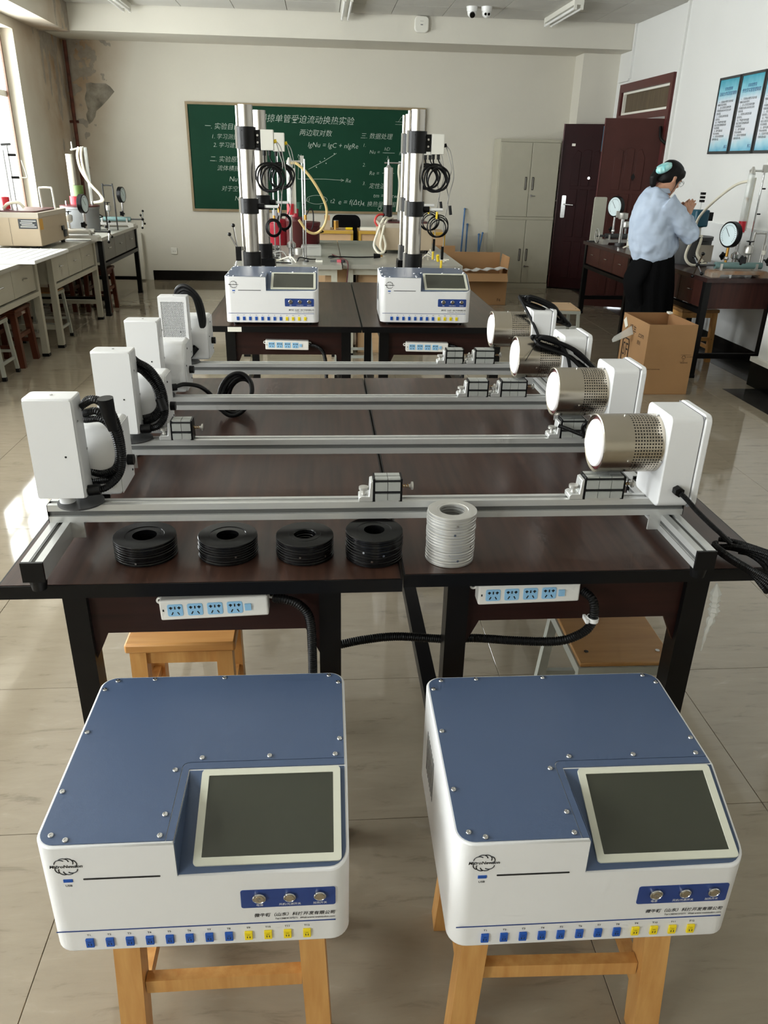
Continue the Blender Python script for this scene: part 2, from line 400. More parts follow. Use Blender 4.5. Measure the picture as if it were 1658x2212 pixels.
def damp_mat(name, base, axis):
    # flaking, water-stained plaster around the back left corner (stains keep their own shape)
    m = bpy.data.materials.new(name); m.use_nodes = True; nt = m.node_tree; b = nt.nodes['Principled BSDF']; b.inputs['Roughness'].default_value = .85
    N = nt.nodes.new; L = nt.links.new
    g = N('ShaderNodeNewGeometry'); sp = N('ShaderNodeSeparateXYZ'); L(g.outputs['Position'], sp.inputs[0])
    def mth(op, a, bb=None, clamp=False):
        n = N('ShaderNodeMath'); n.operation = op; n.use_clamp = clamp
        for i, v in enumerate((a, bb)):
            if v is None: continue
            if isinstance(v, (int, float)): n.inputs[i].default_value = v
            else: L(v, n.inputs[i])
        return n.outputs[0]
    def noise(scale, detail=8, st=(1, 1, 1), dist=0.):
        mp = N('ShaderNodeMapping'); mp.inputs['Scale'].default_value = st; L(g.outputs['Position'], mp.inputs[0])
        n = N('ShaderNodeTexNoise'); n.inputs['Scale'].default_value = scale; n.inputs['Detail'].default_value = detail; n.inputs['Distortion'].default_value = dist; L(mp.outputs[0], n.inputs['Vector']); return n.outputs['Fac']
    def mixc(fac, c1, c2):
        n = N('ShaderNodeMix'); n.data_type = 'RGBA'; L(fac, n.inputs[0])
        for i, c in ((6, c1), (7, c2)):
            if isinstance(c, tuple): n.inputs[i].default_value = c
            else: L(c, n.inputs[i])
        return n.outputs[2]
    x, y, z = sp.outputs
    if axis == 'y':   # back wall: distance from the left corner along x
        d = mth('SUBTRACT', x, XL); h = mth('SUBTRACT', 3.0, z)
        near = mth('SUBTRACT', 1.15, mth('ADD', mth('MULTIPLY', d, 1.15), mth('MULTIPLY', h, .42)), True)
        flake = mth('GREATER_THAN', mth('ADD', near, mth('MULTIPLY', mth('SUBTRACT', noise(6.5, 10), .5), 2.4)), .68)
        patch = None
    else:             # left wall: distance from the corner along y
        d = mth('SUBTRACT', YB, y); h = mth('SUBTRACT', 3.0, z)
        near = mth('SUBTRACT', 1.0, mth('ADD', mth('MULTIPLY', mth('ABSOLUTE', mth('SUBTRACT', d, .45)), .55), mth('MULTIPLY', h, .30)), True)
        flake = mth('GREATER_THAN', mth('ADD', near, mth('MULTIPLY', mth('SUBTRACT', noise(6.5, 11, (1, 1, .30)), .5), 2.4)), .82)
        patch = None
    stain = mth('MULTIPLY', near, mth('MULTIPLY', noise(3.2, 6), 1.9), True)
    c0 = mixc(noise(2.0, 4), base, tuple(v*.94 for v in base[:3])+(1,))
    c1 = mixc(mth('MULTIPLY', stain, .95), c0, (.33, .20, .10, 1))
    grey = mixc(noise(16, 6), (.20, .18, .155, 1), (.42, .385, .33, 1))
    c2 = mixc(mth('MULTIPLY', flake, .8), c1, grey)
    if patch is not None: c2 = mixc(mth('MULTIPLY', patch, .85), c2, grey)
    L(c2, b.inputs['Base Color'])
    bp = N('ShaderNodeBump'); bp.inputs['Strength'].default_value = .8; bp.inputs['Distance'].default_value = .01
    hh = mth('SUBTRACT', mth('MULTIPLY', noise(40, 4), .1), flake); L(hh, bp.inputs['Height']); L(bp.outputs[0], b.inputs['Normal'])
    MATS[name] = m
damp_mat('wall_damp', (.63, .59, .50, 1), 'x')
damp_mat('wall_damp_back', (.66, .63, .545, 1), 'y')
wall_left()
wb = struct(MB().box(XL-.24, YB, 0, XR+.24, YB+.2, CT).build('wall_back', 'wall_damp_back', smooth=0))
mat('bare_plaster', (112, 106, 96), .9, col2=(168, 161, 148), vscale=9, bump=.6, bscale=30)
MB().prism([(-2.952, 2.401), (-2.887, 2.413), (-2.831, 2.405), (-2.704, 2.408), (-2.651, 2.373), (-2.606, 2.318), (-2.698, 2.226), (-2.796, 2.14), (-2.861, 2.091), (-2.881, 2.027), (-2.929, 1.967), (-2.968, 1.939), (-2.99, 1.992), (-2.994, 2.05), (-2.964, 2.099), (-2.974, 2.151), (-2.987, 2.224), (-2.976, 2.266), (-2.951, 2.319)], 'y', YB-.002, YB).build('bare_plaster_patch', 'bare_plaster', wb, smooth=0)
struct(MB().box(XL-.24, YF-.2, 0, XR+.24, YF, CT).build('wall_front', 'wall_paint', smooth=0))
DY0, DY1, DZ = 9.19, 10.82, 2.52                                     # door opening in the right wall
struct(MB().box(XR, YF, 0, XR+.2, DY0, CT).box(XR, DY1, 0, XR+.2, YB, CT).box(XR, DY0, DZ, XR+.2, DY1, CT).build('wall_right', 'wall_bright', smooth=0))
struct(MB().box(XR-.012, 5.8, .11, XR, DY0-.06, 1.08).box(XR-.02, 5.8, 1.08, XR, DY0-.06, 1.10).build('trim_1', 'dado_gloss', smooth=0))
struct(MB().box(XR+.6, 8.2, 0, XR+.7, YB, 2.9).build('wall_corridor', 'wall_paint', smooth=0))
struct(MB().box(XR+.2, 8.0, -.1, XR+.7, YB+.2, 0).build('floor_corridor', 'floor_tile', smooth=0))
struct(MB().box(3.35, 11.03, 0, XR, YB, 2.88).build('wall_column_back', 'wall_paint', smooth=0))
struct(MB().box(3.44, 4.4, 0, XR, 5.8, CT).build('wall_pier_right', 'wall_bright', smooth=0))
struct(MB().box(3.41, 4.4, .0, 3.44, 5.83, .19).box(3.44, 5.8, 0, XR, 5.83, .19).build('baseboard_pier', 'skirting_black', smooth=0))
struct(MB().box(3.40, 4.4, .19, 3.44, 5.84, .225).box(3.44, 5.8, .19, XR, 5.84, .225).build('trim_2', 'window_white', smooth=0))
struct(MB().box(XL-.24, 10.6, 2.88, XR+.2, YB, CT).build('beam_back', 'wall_paint', smooth=0))
struct(MB().box(XL, YF, 2.86, -2.86, 10.6, CT).build('beam_left', 'wall_damp', smooth=0))
struct(MB().box(XL+.85, YB-.015, 0, 3.35, YB, .13).build('baseboard_back', 'skirting_black', smooth=0))
struct(MB().box(XR-.02, 5.83, 0, XR, DY0-.07, .11).build('baseboard_right', 'skirting_black', smooth=0))
struct(MB().box(XL, YF, 0, XL+.015, YB, .13).build('baseboard_left', 'skirting_black', smooth=0))
def ceiling():
    c = struct(MB().box(XL-.24, YF-.2, CT, XR+.24, YB+.2, CZ+.12).build('ceiling', 'ceiling_dark', smooth=0))
    ts = .605; g = .004; cache = {}; mb = MB()
    x0 = .85-ts*8; y0 = 9.985-ts*4
    for j in range(-22, 7):
        for i in range(0, 16):
            a, b, cc, d = max(x0+i*ts, -2.86)+g, min(x0+(i+1)*ts, XR)-g, max(y0+j*ts, YF)+g, min(y0+(j+1)*ts, 10.6)-g
            if b-a < .03 or d-cc < .03: continue
            if j < 1: mb.box(a, cc, CZ, b, d, CZ+.012); continue
            k = (round(b-a, 3), round(d-cc, 3))
            if k not in cache: cache[k] = MB().box(-k[0]/2, -k[1]/2, 0, k[0]/2, k[1]/2, .012).mesh('ceiling_tile', 'ceiling_board', 0)
            o = bpy.data.objects.new('ceiling_tile', cache[k]); COL.objects.link(o); o.parent = c; o.location = ((a+b)/2, (cc+d)/2, CZ)
    o = mb.build('ceiling_tiles_overhead', 'ceiling_board', c, smooth=0); o['kind'] = 'stuff'
ceiling()
struct(MB().box(-2.52, YB-.09, .02, -2.44, YB-.016, .62).build('trim_3', 'wall_paint', smooth=0))
# trunking on the right wall
struct(MB().box(XR-.025, 9.08, 1.10, XR, 9.13, CZ).build('trim_4', 'wall_bright', smooth=0))
struct(MB().box(XR-.025, 10.55, 2.57, XR, 10.59, CZ).box(XR-.025, 10.59, 2.55, XR, 10.95, 2.575).build('trim_5', 'wall_bright', smooth=0))
# corner of the wall outlet
t = thing('wall_socket', 'white square wall socket low on the back wall', 'socket', (-2.03, YB, .39))
bevel(MB().box(-.043, -.012, -.043, .043, 0, .043).build('faceplate', 'white_ivory', t), .004)
for dx in (-.012, .012): MB().box(dx-.002, -.0135, -.012, dx+.002, -.012, .004).build('socket_slot', 'slot_black', t)
# rusty pipe down the damp corner
t = thing('heating_pipe', 'rusty red-brown heating pipe running down the damp corner', 'pipe', (XL+.06, YB-.07, 0))
MB().cyl((0, 0, .02), (0, 0, 2.86), .022, n=14).build('pipe', 'rust_pipe', t)
MB().cyl((-.06, 0, 1.96), (.05, 0, 1.96), .016, n=10).build('clamp', 'rust_pipe', t)
MB().cyl((0, 0, 1.55), (0, 0, 1.62), .03, n=14).build('coupling', 'rust_pipe', t)

# ---------------------------------------------------------------- doors
def door_frame():
    t = struct(MB().box(XR-.03, DY0, 0, XR+.12, DY0+.07, DZ).box(XR-.03, DY1-.07, 0, XR+.12, DY1, DZ).box(XR-.03, DY0+.07, DZ-.09, XR+.12, DY1-.07, DZ).box(XR-.03, DY0+.07, 2.10, XR+.12, DY1-.07, 2.17).build('trim_6', 'door_frame', smooth=0))
    MB().box(XR+.03, DY0+.07, 2.17, XR+.05, DY1-.07, DZ-.09).build('transom_panel', 'transom', t, smooth=0)
    mb = MB()
    for z in (2.185, DZ-.105): mb.box(XR-.005, DY0+.085, z-.012, XR+.03, DY1-.085, z+.012)
    for y in (DY0+.10, DY1-.10): mb.box(XR-.005, y-.012, 2.197, XR+.03, y+.012, DZ-.117)
    mb.build('transom_bead', 'tag_white', t, smooth=0)
door_frame()
def leaf(n, hinge, free, m, handle, arch):
    H = Vector((hinge[0], hinge[1], .015)); d = Vector((free[0]-hinge[0], free[1]-hinge[1], 0)); w = d.length; d.normalize(); nrm = Vector((d.y, -d.x, 0))
    if nrm.y > 0: nrm = -nrm
    M = Matrix((d.to_4d(), nrm.to_4d(), (0, 0, 1, 0), (0, 0, 0, 1))).transposed(); M[0][3], M[1][3], M[2][3] = H; M[3] = (0, 0, 0, 1)
    def B(mb): return mb.xf(M)
    z1 = 2.06
    o = struct(B(MB().box(0, -.05, 0, w, 0, z1)).build(n, m, smooth=0))
    xs = [.13, .13+(w-.26)/3, .13+2*(w-.26)/3, w-.13]
    for k in range(3):
        for z0, zz in ((.14, .62), (.68, 1.28), (1.32, 1.72 if not arch else 1.70)):
            a, b = xs[k]+.015, xs[k+1]-.015
            poly = [(a, z0), (b, z0), (b, zz), (a, zz)]
            if arch and z0 > 1.3:
                dz = {0: (0, .07), 1: (.09, .09), 2: (.07, 0)}[k]; poly = [(a, z0), (b, z0), (b, zz-.04+dz[1]), ((a+b)/2, zz+.01+max(dz)*.6), (a, zz-.04+dz[0])]
            q = B(MB().prism(poly, 'y', 0, .006)).build('door_panel', m, o); bevel(q, .005, 2)
    B(MB().box(w-.002, -.055, 0, w+.012, .006, z1)).build('door_edge', 'door_frame', o, smooth=0)
    return o, B, w
o, B, w = leaf('door_1', (3.80, 10.72), (3.19, 10.98), 'door_red', True, True)
h = B(MB().prism(rrect(w-.115, .92, w-.06, 1.20, .012), 'y', .0, .012)).build('handle_plate', 'chrome', o)
B(MB().cyl((w-.09, .012, 1.09), (w-.09, .05, 1.09), .011, n=10).cyl((w-.09, .045, 1.09), (w-.22, .045, 1.085), .009, n=10)).build('lever', 'chrome', h)
B(MB().cyl((w-.088, .012, .99), (w-.088, .018, .99), .012, n=12)).build('key_cylinder', 'chrome', h)
B(MB().cyl((w-.38, 0, 1.42), (w-.38, .012, 1.42), .018, n=14)).build('peephole', 'chrome', o)
B(MB().box(w-.16, .0, 1.80, w-.115, .002, 1.83)).build('sticker', 'tag_white', o)
B(MB().cyl((w+.012, -.03, 1.13), (w+.024, -.03, 1.13), .012, n=10)).build('latch', 'chrome', o)
o, B, w = leaf('door_2', (3.80, 9.26), (3.215, 9.47), 'door_brown', False, True)
B(MB().box(w+.0121, -.045, 1.72, w+.015, -.015, 1.98)).build('edge_sticker', 'sky_blue_print', o)
B(MB().box(w+.0121, -.04, .88, w+.016, -.012, 1.14)).build('strike_plate', 'chrome', o)
B(MB().box(w+.0121, -.04, .08, w+.016, -.012, .28)).build('strike_plate', 'chrome', o)
B(MB().prism([(w-.40, 1.46), (w-.375, 1.50), (w-.35, 1.46), (w-.375, 1.42)], 'y', 0, .008)).build('peephole', 'black_metal', o)
B(MB().tube([(.03, .01, 1.98), (.01, .05, 1.86), (-.06, .09, 1.80)], .016)).build('door_hook', 'black_metal', o)

# ---------------------------------------------------------------- chalkboard
def chalkboard():
    x0, x1, z0, z1 = -1.70, 1.37, .945, 2.20; y = YB
    t = thing('chalkboard', 'large green chalkboard covered in handwritten chalk formulas on the back wall', 'chalkboard', (-.165, y, z0))
    MB().box(x0, y-.022, z0, x1, y, z1).build('board', 'blackboard', t, True, 0)
    f = .03
    MB().box(x0-f, y-.035, z1, x1+f, y, z1+f).box(x0-f, y-.035, z0-f, x1+f, y, z0).box(x0-f, y-.035, z0, x0, y, z1).box(x1, y-.035, z0, x1+f, y, z1).build('frame', 'board_frame', t, True, 0)
    Y = y-.0235
    def wr(s, x, z, size, rot=-.01): text(s, 'chalk_writing', 'chalk', t, (x, Y, z), (cos(rot), 0, sin(rot)), (-sin(rot)+.12, 0, cos(rot)), size*.88, shear=0.1, off=-.0011)
    wr('流体横掠单管受迫流动换热实验', -1.00, 2.06, .118)
    wr('一. 实验目的', -1.50, 1.95, .095); wr('1. 学习测量流速', -1.42, 1.83, .08); wr('2. 学习建立准则', -1.40, 1.73, .08)
    wr('二. 实验原理', -1.46, 1.56, .09); wr('流体横掠单管', -1.37, 1.45, .085); wr('Nu =', -1.22, 1.32, .10); wr('对于空气, 上式', -1.33, 1.20, .085); wr('Nu = C', -1.16, 1.08, .095)
    wr('两边取对数', -.27, 1.90, .098); wr('lgNu = lgC + nlgRe', -.16, 1.76, .098)
    wr('三. 数据处理', .54, 1.88, .088); wr('1.', .57, 1.77, .07); wr('Nu =', .66, 1.69, .075); wr('hD', .86, 1.73, .07); wr('λ', .89, 1.62, .07)
    wr('h =', 1.06, 1.68, .075); wr('Q', 1.22, 1.73, .07); wr('A(tw', 1.19, 1.62, .07)
    wr('2.', .57, 1.53, .07); wr('Re =', .66, 1.43, .08); wr('uD', .86, 1.48, .07); wr('ν', .90, 1.38, .07); wr('½(t', 1.22, 1.46, .08)
    wr('3.', .57, 1.30, .07); wr('定性温度', .66, 1.27, .085); wr('tm = ½(tw', .72, 1.15, .085); wr('4. 换热量(周围', .56, 1.04, .085); wr('Q = UI', .78, .985, .08)
    wr('t1', -.20, 1.08, .08); wr('t2', .13, 1.07, .09); wr('e = f(Δt)', .24, 1.06, .105); wr('E', -.02, .99, .07); wr('Nu', -.30, 1.62, .07); wr('Re', .34, 1.33, .08)
    def ln(pts, r=.0022, k=1): MB().tube([(x, Y-.001, z) for x, z in pts], r, 5, k).build('chalk_line', 'chalk', t, True)
    ln([(-.30, 1.34), (.05, 1.345), (.32, 1.335)]); ln([(.28, 1.35), (.32, 1.335), (.28, 1.32)]); ln([(-.16, 1.46), (.06, 1.57), (.22, 1.665)])
    ln([(-.28, 1.60), (-.30, 1.34)]); ln([(.84, 1.685), (1.0, 1.685)]); ln([(1.17, 1.685), (1.36, 1.685)]); ln([(.84, 1.435), (1.0, 1.435)])
    ln([(-.19+.14*(1-cos(a)), 1.085+.055*sin(a)) for a in [2*pi*k/24 for k in range(24)]]+[(-.19, 1.085)])
    ln([(1.0, 2.06), (1.34, 2.055)], .0015); ln([(1.0, 2.03), (1.34, 2.025)], .0015); ln([(1.04, 2.06), (1.08, 2.12), (1.13, 2.12)], .0015)
    for x, z in ((-.05, 1.49), (.0, 1.56), (.08, 1.54), (.06, 1.60), (.19, 1.66)): MB().cyl((x, Y+.0005, z), (x, Y-.001, z), .007, n=8).build('chalk_dot', 'chalk', t, True)
chalkboard()

# ---------------------------------------------------------------- ceiling fittings
def tube_light(x, y0, y1, label):
    t = thing('tube_light', label, 'ceiling light', (x, (y0+y1)/2, CZ), group='fluorescent tube lights under the ceiling')
    L = (y1-y0)/2
    MB().box(-.05, -L, -.05, .05, L, -.001).build('housing', 'white_ivory', t, smooth=0)
    for s in (-1, 1):
        MB().cyl((s*.035, -L+.03, -.075), (s*.035, L-.03, -.075), .014, n=10).build('tube', 'white_plastic', t)
        for e in (-1, 1): MB().box(s*.035-.014, e*(L-.015)-.012, -.092, s*.035+.014, e*(L-.015)+.012, -.05).build('lamp_holder', 'white_ivory', t, smooth=0)
tube_light(2.70, 9.25, 10.45, 'white twin tube light nearest the doors')
tube_light(.31, 9.3, 10.52, 'white twin tube light above the middle of the chalkboard')
tube_light(-2.17, 9.3, 10.5, 'white twin tube light by the damp corner')
def dome_cam(x, y, label, two):
    t = thing('dome_camera', label, 'camera', (x, y, CZ), group='dome cameras on the ceiling')
    MB().cyl((0, 0, -.045), (0, 0, 0), .055, .062, n=20).build('base', 'white_plastic', t)
    MB().ball((0, 0, -.055), .05, 18, 12).build('eyeball', 'white_plastic', t)
    if two:
        for s in (-1, 1): MB().cyl((s*.019, -.044, -.072), (s*.019, -.052, -.076), .013, n=12).build('lens', 'lens_dark', t)
    else: MB().cyl((0, -.036, -.078), (0, -.05, -.088), .03, n=16).build('lens', 'lens_dark', t)
dome_cam(1.69, 9.9, 'white dome camera with one big lens on the ceiling', False)
dome_cam(1.85, 9.88, 'white dome camera with two small lenses on the ceiling', True)
t = thing('wireless_access_point', 'cream rounded access point box hung on the back beam', 'access point', (1.215, 10.6, 3.06))
bevel(MB().prism(rrect(-.085, -.085, .085, .085, .045, 6), 'y', -.05, -.004).build('case', 'white_ivory', t), .012, 3)
MB().box(-.014, -.052, -.01, .014, -.05, 0).build('logo_mark', 'print_grey', t)
MB().box(-.02, -.0505, .03, .02, -.05, .033).build('seam', 'wire_grey', t)
MB().cyl((0, -.02, .07), (0, -.02, .088), .008, n=8).build('cable', 'wire_grey', t)

# ---------------------------------------------------------------- posters
def poster(y1, y0, i):
    t = thing('rules_poster', ('blue laboratory rules poster nearest the doors', 'blue laboratory rules poster between the other two', 'blue laboratory rules poster cut by the right edge of the photo')[i], 'poster', (XR, (y0+y1)/2, 1.715), group='framed rules posters on the right wall')
    w = (y1-y0)/2; h = .64
    MB().box(-.02, -w, 0, 0, w, h).build('panel', 'poster_grad', t, smooth=0)
    MB().box(-.028, -w-.006, -.006, 0, -w+.008, h+.008).box(-.028, w-.008, -.006, 0, w+.006, h+.008).box(-.028, -w, -.006, 0, w, .018).box(-.028, -w, h-.012, 0, w, h+.008).build('frame', 'iron_dark', t, smooth=0)
    base = Vector((XR-.021, (y0+y1)/2, 1.715))
    def wr(s, dy, z, sz, m='print_black', al='CENTER'): text(s, 'poster_lettering', m, t, base+Vector((0, dy, z)), (0, -1, 0), (0, 0, 1), sz, al)
    wr('实验室管理', 0, .545, .03, 'blue_print'); wr(('流体力学实验室规则', '传热学实验管理制度', '热工实验安全规程')[i], 0, .505, .036, 'blue_print')
    rows = ['  一、实验前必须预习实验内容', '明确实验目的要求。', '  二、进入实验室应保持安静', '不得随意动用与本实验无关的', '仪器设备。', '  三、实验前认真检查仪器', '完好情况。', '  四、严格遵守操作规程', '如实记录实验数据和结果', '并妥善保管。', '  五、爱护仪器设备', '节约水电材料。', '  六、实验完毕整理现场', '切断电源水源。']
    for k, r in enumerate(rows): wr(r, w-.03, .44-k*.0245, .0215, 'print_black', 'LEFT')
    wr('热工', -w+.06, .055, .03, 'blue_print')
def poster_mat():
    m = bpy.data.materials.new('poster_grad'); m.use_nodes = True; nt = m.node_tree; b = nt.nodes['Principled BSDF']; b.inputs['Roughness'].default_value = .3
    g = nt.nodes.new('ShaderNodeTexCoord'); sp = nt.nodes.new('ShaderNodeSeparateXYZ'); nt.links.new(g.outputs['Object'], sp.inputs[0])
    n = nt.nodes.new('ShaderNodeTexNoise'); n.inputs['Scale'].default_value = 7; nt.links.new(g.outputs['Object'], n.inputs['Vector'])
    a = nt.nodes.new('ShaderNodeMath'); a.operation = 'MULTIPLY_ADD'; nt.links.new(n.outputs['Fac'], a.inputs[0]); a.inputs[1].default_value = .14; nt.links.new(sp.outputs['Z'], a.inputs[2])
    r = nt.nodes.new('ShaderNodeValToRGB'); nt.links.new(a.outputs[0], r.inputs[0]); e = r.color_ramp.elements
    e[0].position = .06; e[0].color = (.07, .40, .60, 1); e[1].position = .16; e[1].color = (.45, .70, .80, 1)
    for p, c in ((.22, (.76, .79, .84, 1)), (.50, (.74, .79, .86, 1)), (.60, (.24, .58, .70, 1)), (.70, (.04, .34, .46, 1))): q = e.new(p); q.color = c
    nt.links.new(r.outputs[0], b.inputs['Base Color']); MATS['poster_grad'] = m
poster_mat()
poster(8.08, 7.69, 0); poster(7.655, 7.25, 1); poster(7.215, 6.81, 2)
T = .795
# ================================================================ FRONT AND REAR DARK DESKS
def dark_desk(x0, x1, y0, y1, lx, label, dz=0., sticker=False):
    t = thing('lab_desk', label, 'desk', ((x0+x1)/2, (y0+y1)/2, 0), group='dark wood lab desks with black steel frames')
    tp = MB().box(x0+.004, y0+.004, T-.03+dz, x1-.004, y1-.004, T+dz).build('desk_top', 'wood_dark', t, True, 0)
    MB().box(x0, y0, T-.03+dz, x1, y0+.004, T-.001+dz).box(x0, y1-.004, T-.03+dz, x1, y1, T-.001+dz).box(x0, y0+.004, T-.03+dz, x0+.004, y1-.004, T-.001+dz).box(x1-.004, y0+.004, T-.03+dz, x1, y1-.004, T-.001+dz).build('edge_band', 'black_plastic', tp, True, 0)
    z = T-.03+dz
    for a, b in lx:
        for ya in (y0+.055, y1-.105):
            MB().box(a, ya, .02, b, ya+.05, z).build('leg', 'black_metal', t, True, 0)
            MB().box(a-.003, ya-.003, 0, b+.003, ya+.053, .02).build('foot', 'black_rubber', t, True, 0)
        MB().box(a+.003, y0+.105, .20, b-.003 if x0 > 0 else a+.022, y1-.105, .24).build('stretcher', 'black_metal', t, True, 0)
        MB().box(a+.003, y0+.105, z-.05, b-.003, y1-.105, z).build('side_rail', 'black_metal', t, True, 0)
    a, b = lx[0][1], lx[1][0]
    MB().box(a, y0+.07, .635, b, y0+.088, z).build('apron', 'wood_apron', t, True, 0)
    MB().box(a, y1-.088, .635, b, y1-.07, z).build('apron', 'wood_apron', t, True, 0)
    MB().box(a, y0+.075, z-.025, b, y0+.10, z).build('front_rail', 'black_metal', t, True, 0)
    for s, xx in ((1, a), (-1, b)):
        MB().prism([(xx, .635), (xx+s*.03, .635), (xx, .57)], 'y', y0+.07, y0+.085).build('gusset', 'wood_apron', t, True, 0)
    if sticker: MB().box(x0+.12, y0-.001, T-.028, x0+.19, y0, T-.004).build('paper_label', 'tag_white', t, True, 0)
    return t
dark_desk(-.645, .158, 1.365, 2.97, ((-.545, -.497), (-.014, .033)), 'dark wood desk front left, under the black ring stacks', -.001)
dark_desk(.162, .965, 1.380, 2.97, ((.266, .314), (.805, .857)), 'dark wood desk front right, under the silver ring stack')
dark_desk(-.60, .203, 3.99, 5.60, ((-.50, -.45), (.10, .15)), 'dark wood desk in the second row on the left, paper label on its edge', 0, True)
dark_desk(.207, 1.01, 3.99, 5.60, ((.30, .35), (.90, .95)), 'dark wood desk in the second row on the right')

# ---------------------------------------------------------------- power strips
def power_strip(x, y, z, label, tilt=0.):
    t = thing('power_strip', label, 'power strip', (x, y, z), group='white power strips screwed to the desk aprons'); t.rotation_euler = (0, tilt, 0)
    W2, H2, D = .112, .024, .038
    b = bevel(MB().box(-W2, -D, -H2, W2, 0, H2).build('case', 'outlet_white', t), .004, 3)
    for s in (-1, 1):
        MB().lathe([(.008, -.004), (.008, .0), (.004, 0), (.004, -.004)], (s*(W2+.005), -.002, .006), (0, 1, 0), 14, closed=True).build('mounting_ear', 'outlet_white', t)
    for k in range(4):
        cx = -W2+.032+k*.041
        p = bevel(MB().prism(rrect(cx-.016, -.014, cx+.016, .0145, .004, 3), 'y', -D-.0015, -D+.001).build('outlet', 'outlet_blue', t), .0006, 1)
        sl = MB().box(cx-.0014, -D-.0018, .003, cx+.0014, -D-.0014, .0095)
        for s in (-1, 1):
            sl.box(cx+s*.0085-.0014, -D-.0018, .003, cx+s*.0085+.0014, -D-.0014, .0095)
            sl.box(cx+s*.0085-.0035, -D-.0018, .0055, cx+s*.0085+.0035, -D-.0014, .0078)
            sl.bar((cx+s*.008, -D-.0016, -.010), (cx+s*.0045, -D-.0016, -.0035), .0004, .0024, up=(1, 0, 0))
        q = sl.build('pin_slots', 'slot_black', p); q['kind'] = 'stuff'
    MB().box(W2-.048, -D-.004, -.007, W2-.035, -D, .008).build('rocker_switch', 'outlet_blue', t)
    MB().box(-W2+.006, -D-.0005, -.002, -W2+.009, -D, .003).build('indicator', 'slot_black', t)
    return t
power_strip(-.232, 1.4345, .7145, 'white power strip with blue outlets under the front left desk edge', radians(-2))
power_strip(.441, 1.449, .725, 'white power strip with blue outlets under the front right desk edge', radians(-1.2))
power_strip(-.183, 4.059, .692, 'white power strip under the second row left desk', radians(1))
power_strip(.552, 4.059, .684, 'white power strip under the second row right desk', radians(.8))
t = thing('cable_conduit', 'black corrugated conduit running down the front left desk leg', 'conduit', (-.02, 1.42, 0))
MB().tube([(-.109, 1.413, .727), (-.085, 1.405, .728), (-.055, 1.402, .715), (-.034, 1.402, .68), (-.030, 1.402, .60), (-.030, 1.402, .48), (-.030, 1.402, .30), (-.030, 1.402, .02)], .0105, 10, 10, ridge=.005).build('hose', 'black_rubber', t, True)
MB().tube([(-.036, 1.388, .535), (-.01, 1.386, .515), (.03, 1.385, .505)], .0025, 6).build('cable_tie', 'white_plastic', t, True)
t = thing('cable_conduit', 'black corrugated conduit looping between the two front desks', 'conduit', (.3, 1.41, .6))
MB().tube([(.564, 1.425, .722), (.578, 1.40, .715), (.583, 1.39, .69), (.578, 1.388, .655), (.555, 1.392, .628), (.51, 1.40, .608), (.43, 1.44, .585), (.35, 1.497, .556), (.28, 1.505, .550), (.168, 1.503, .562), (.09, 1.502, .556), (.03, 1.50, .545), (-.0, 1.50, .54)], .0105, 10, 10, ridge=.005).build('hose', 'black_rubber', t, True)
MB().lathe([(.0115, -.005), (.0135, -.005), (.0135, .005), (.0115, .005)], (.5805, 1.388, .672), (.1, 0, 1), 16, closed=True).box(.562, 1.375, .668, .568, 1.40, .677).build('cable_clip', 'white_plastic', t, True)
for x, lab in ((-.06, 'black conduit hanging from the second row left power strip'), (.672, 'black conduit hanging from the second row right power strip')):
    t = thing('cable_conduit', lab, 'conduit', (x, 4.04, .69))
    MB().tube([(-.005, 0, 0), (.03, -.01, -.005), (.06, -.012, -.03), (.075, -.012, -.08), (.08, -.012, -.20), (.08, -.012, -.45), (.08, -.012, -.67)], .0105, 8, 8, ridge=.006).build('hose', 'black_rubber', t)
# leftover clear film on the right desk leg
t = thing('plastic_film', 'torn clear plastic film clinging to the front right desk leg', 'plastic film', (.868, 1.43, .60))
MB().tube([(0.003, .0, .13), (.008, 0, .08), (.01, 0, .05), (.004, 0, 0), (.002, 0, -.05)], [.003, .005, .009, .013, .01, .012, .008, .012, .009, .011, .014, .009, .01, .006, .01, .008, .004, .006, .004, .003, .004, .003, .002, .002, .002], 6, 6).build('film', 'film_clear', t)

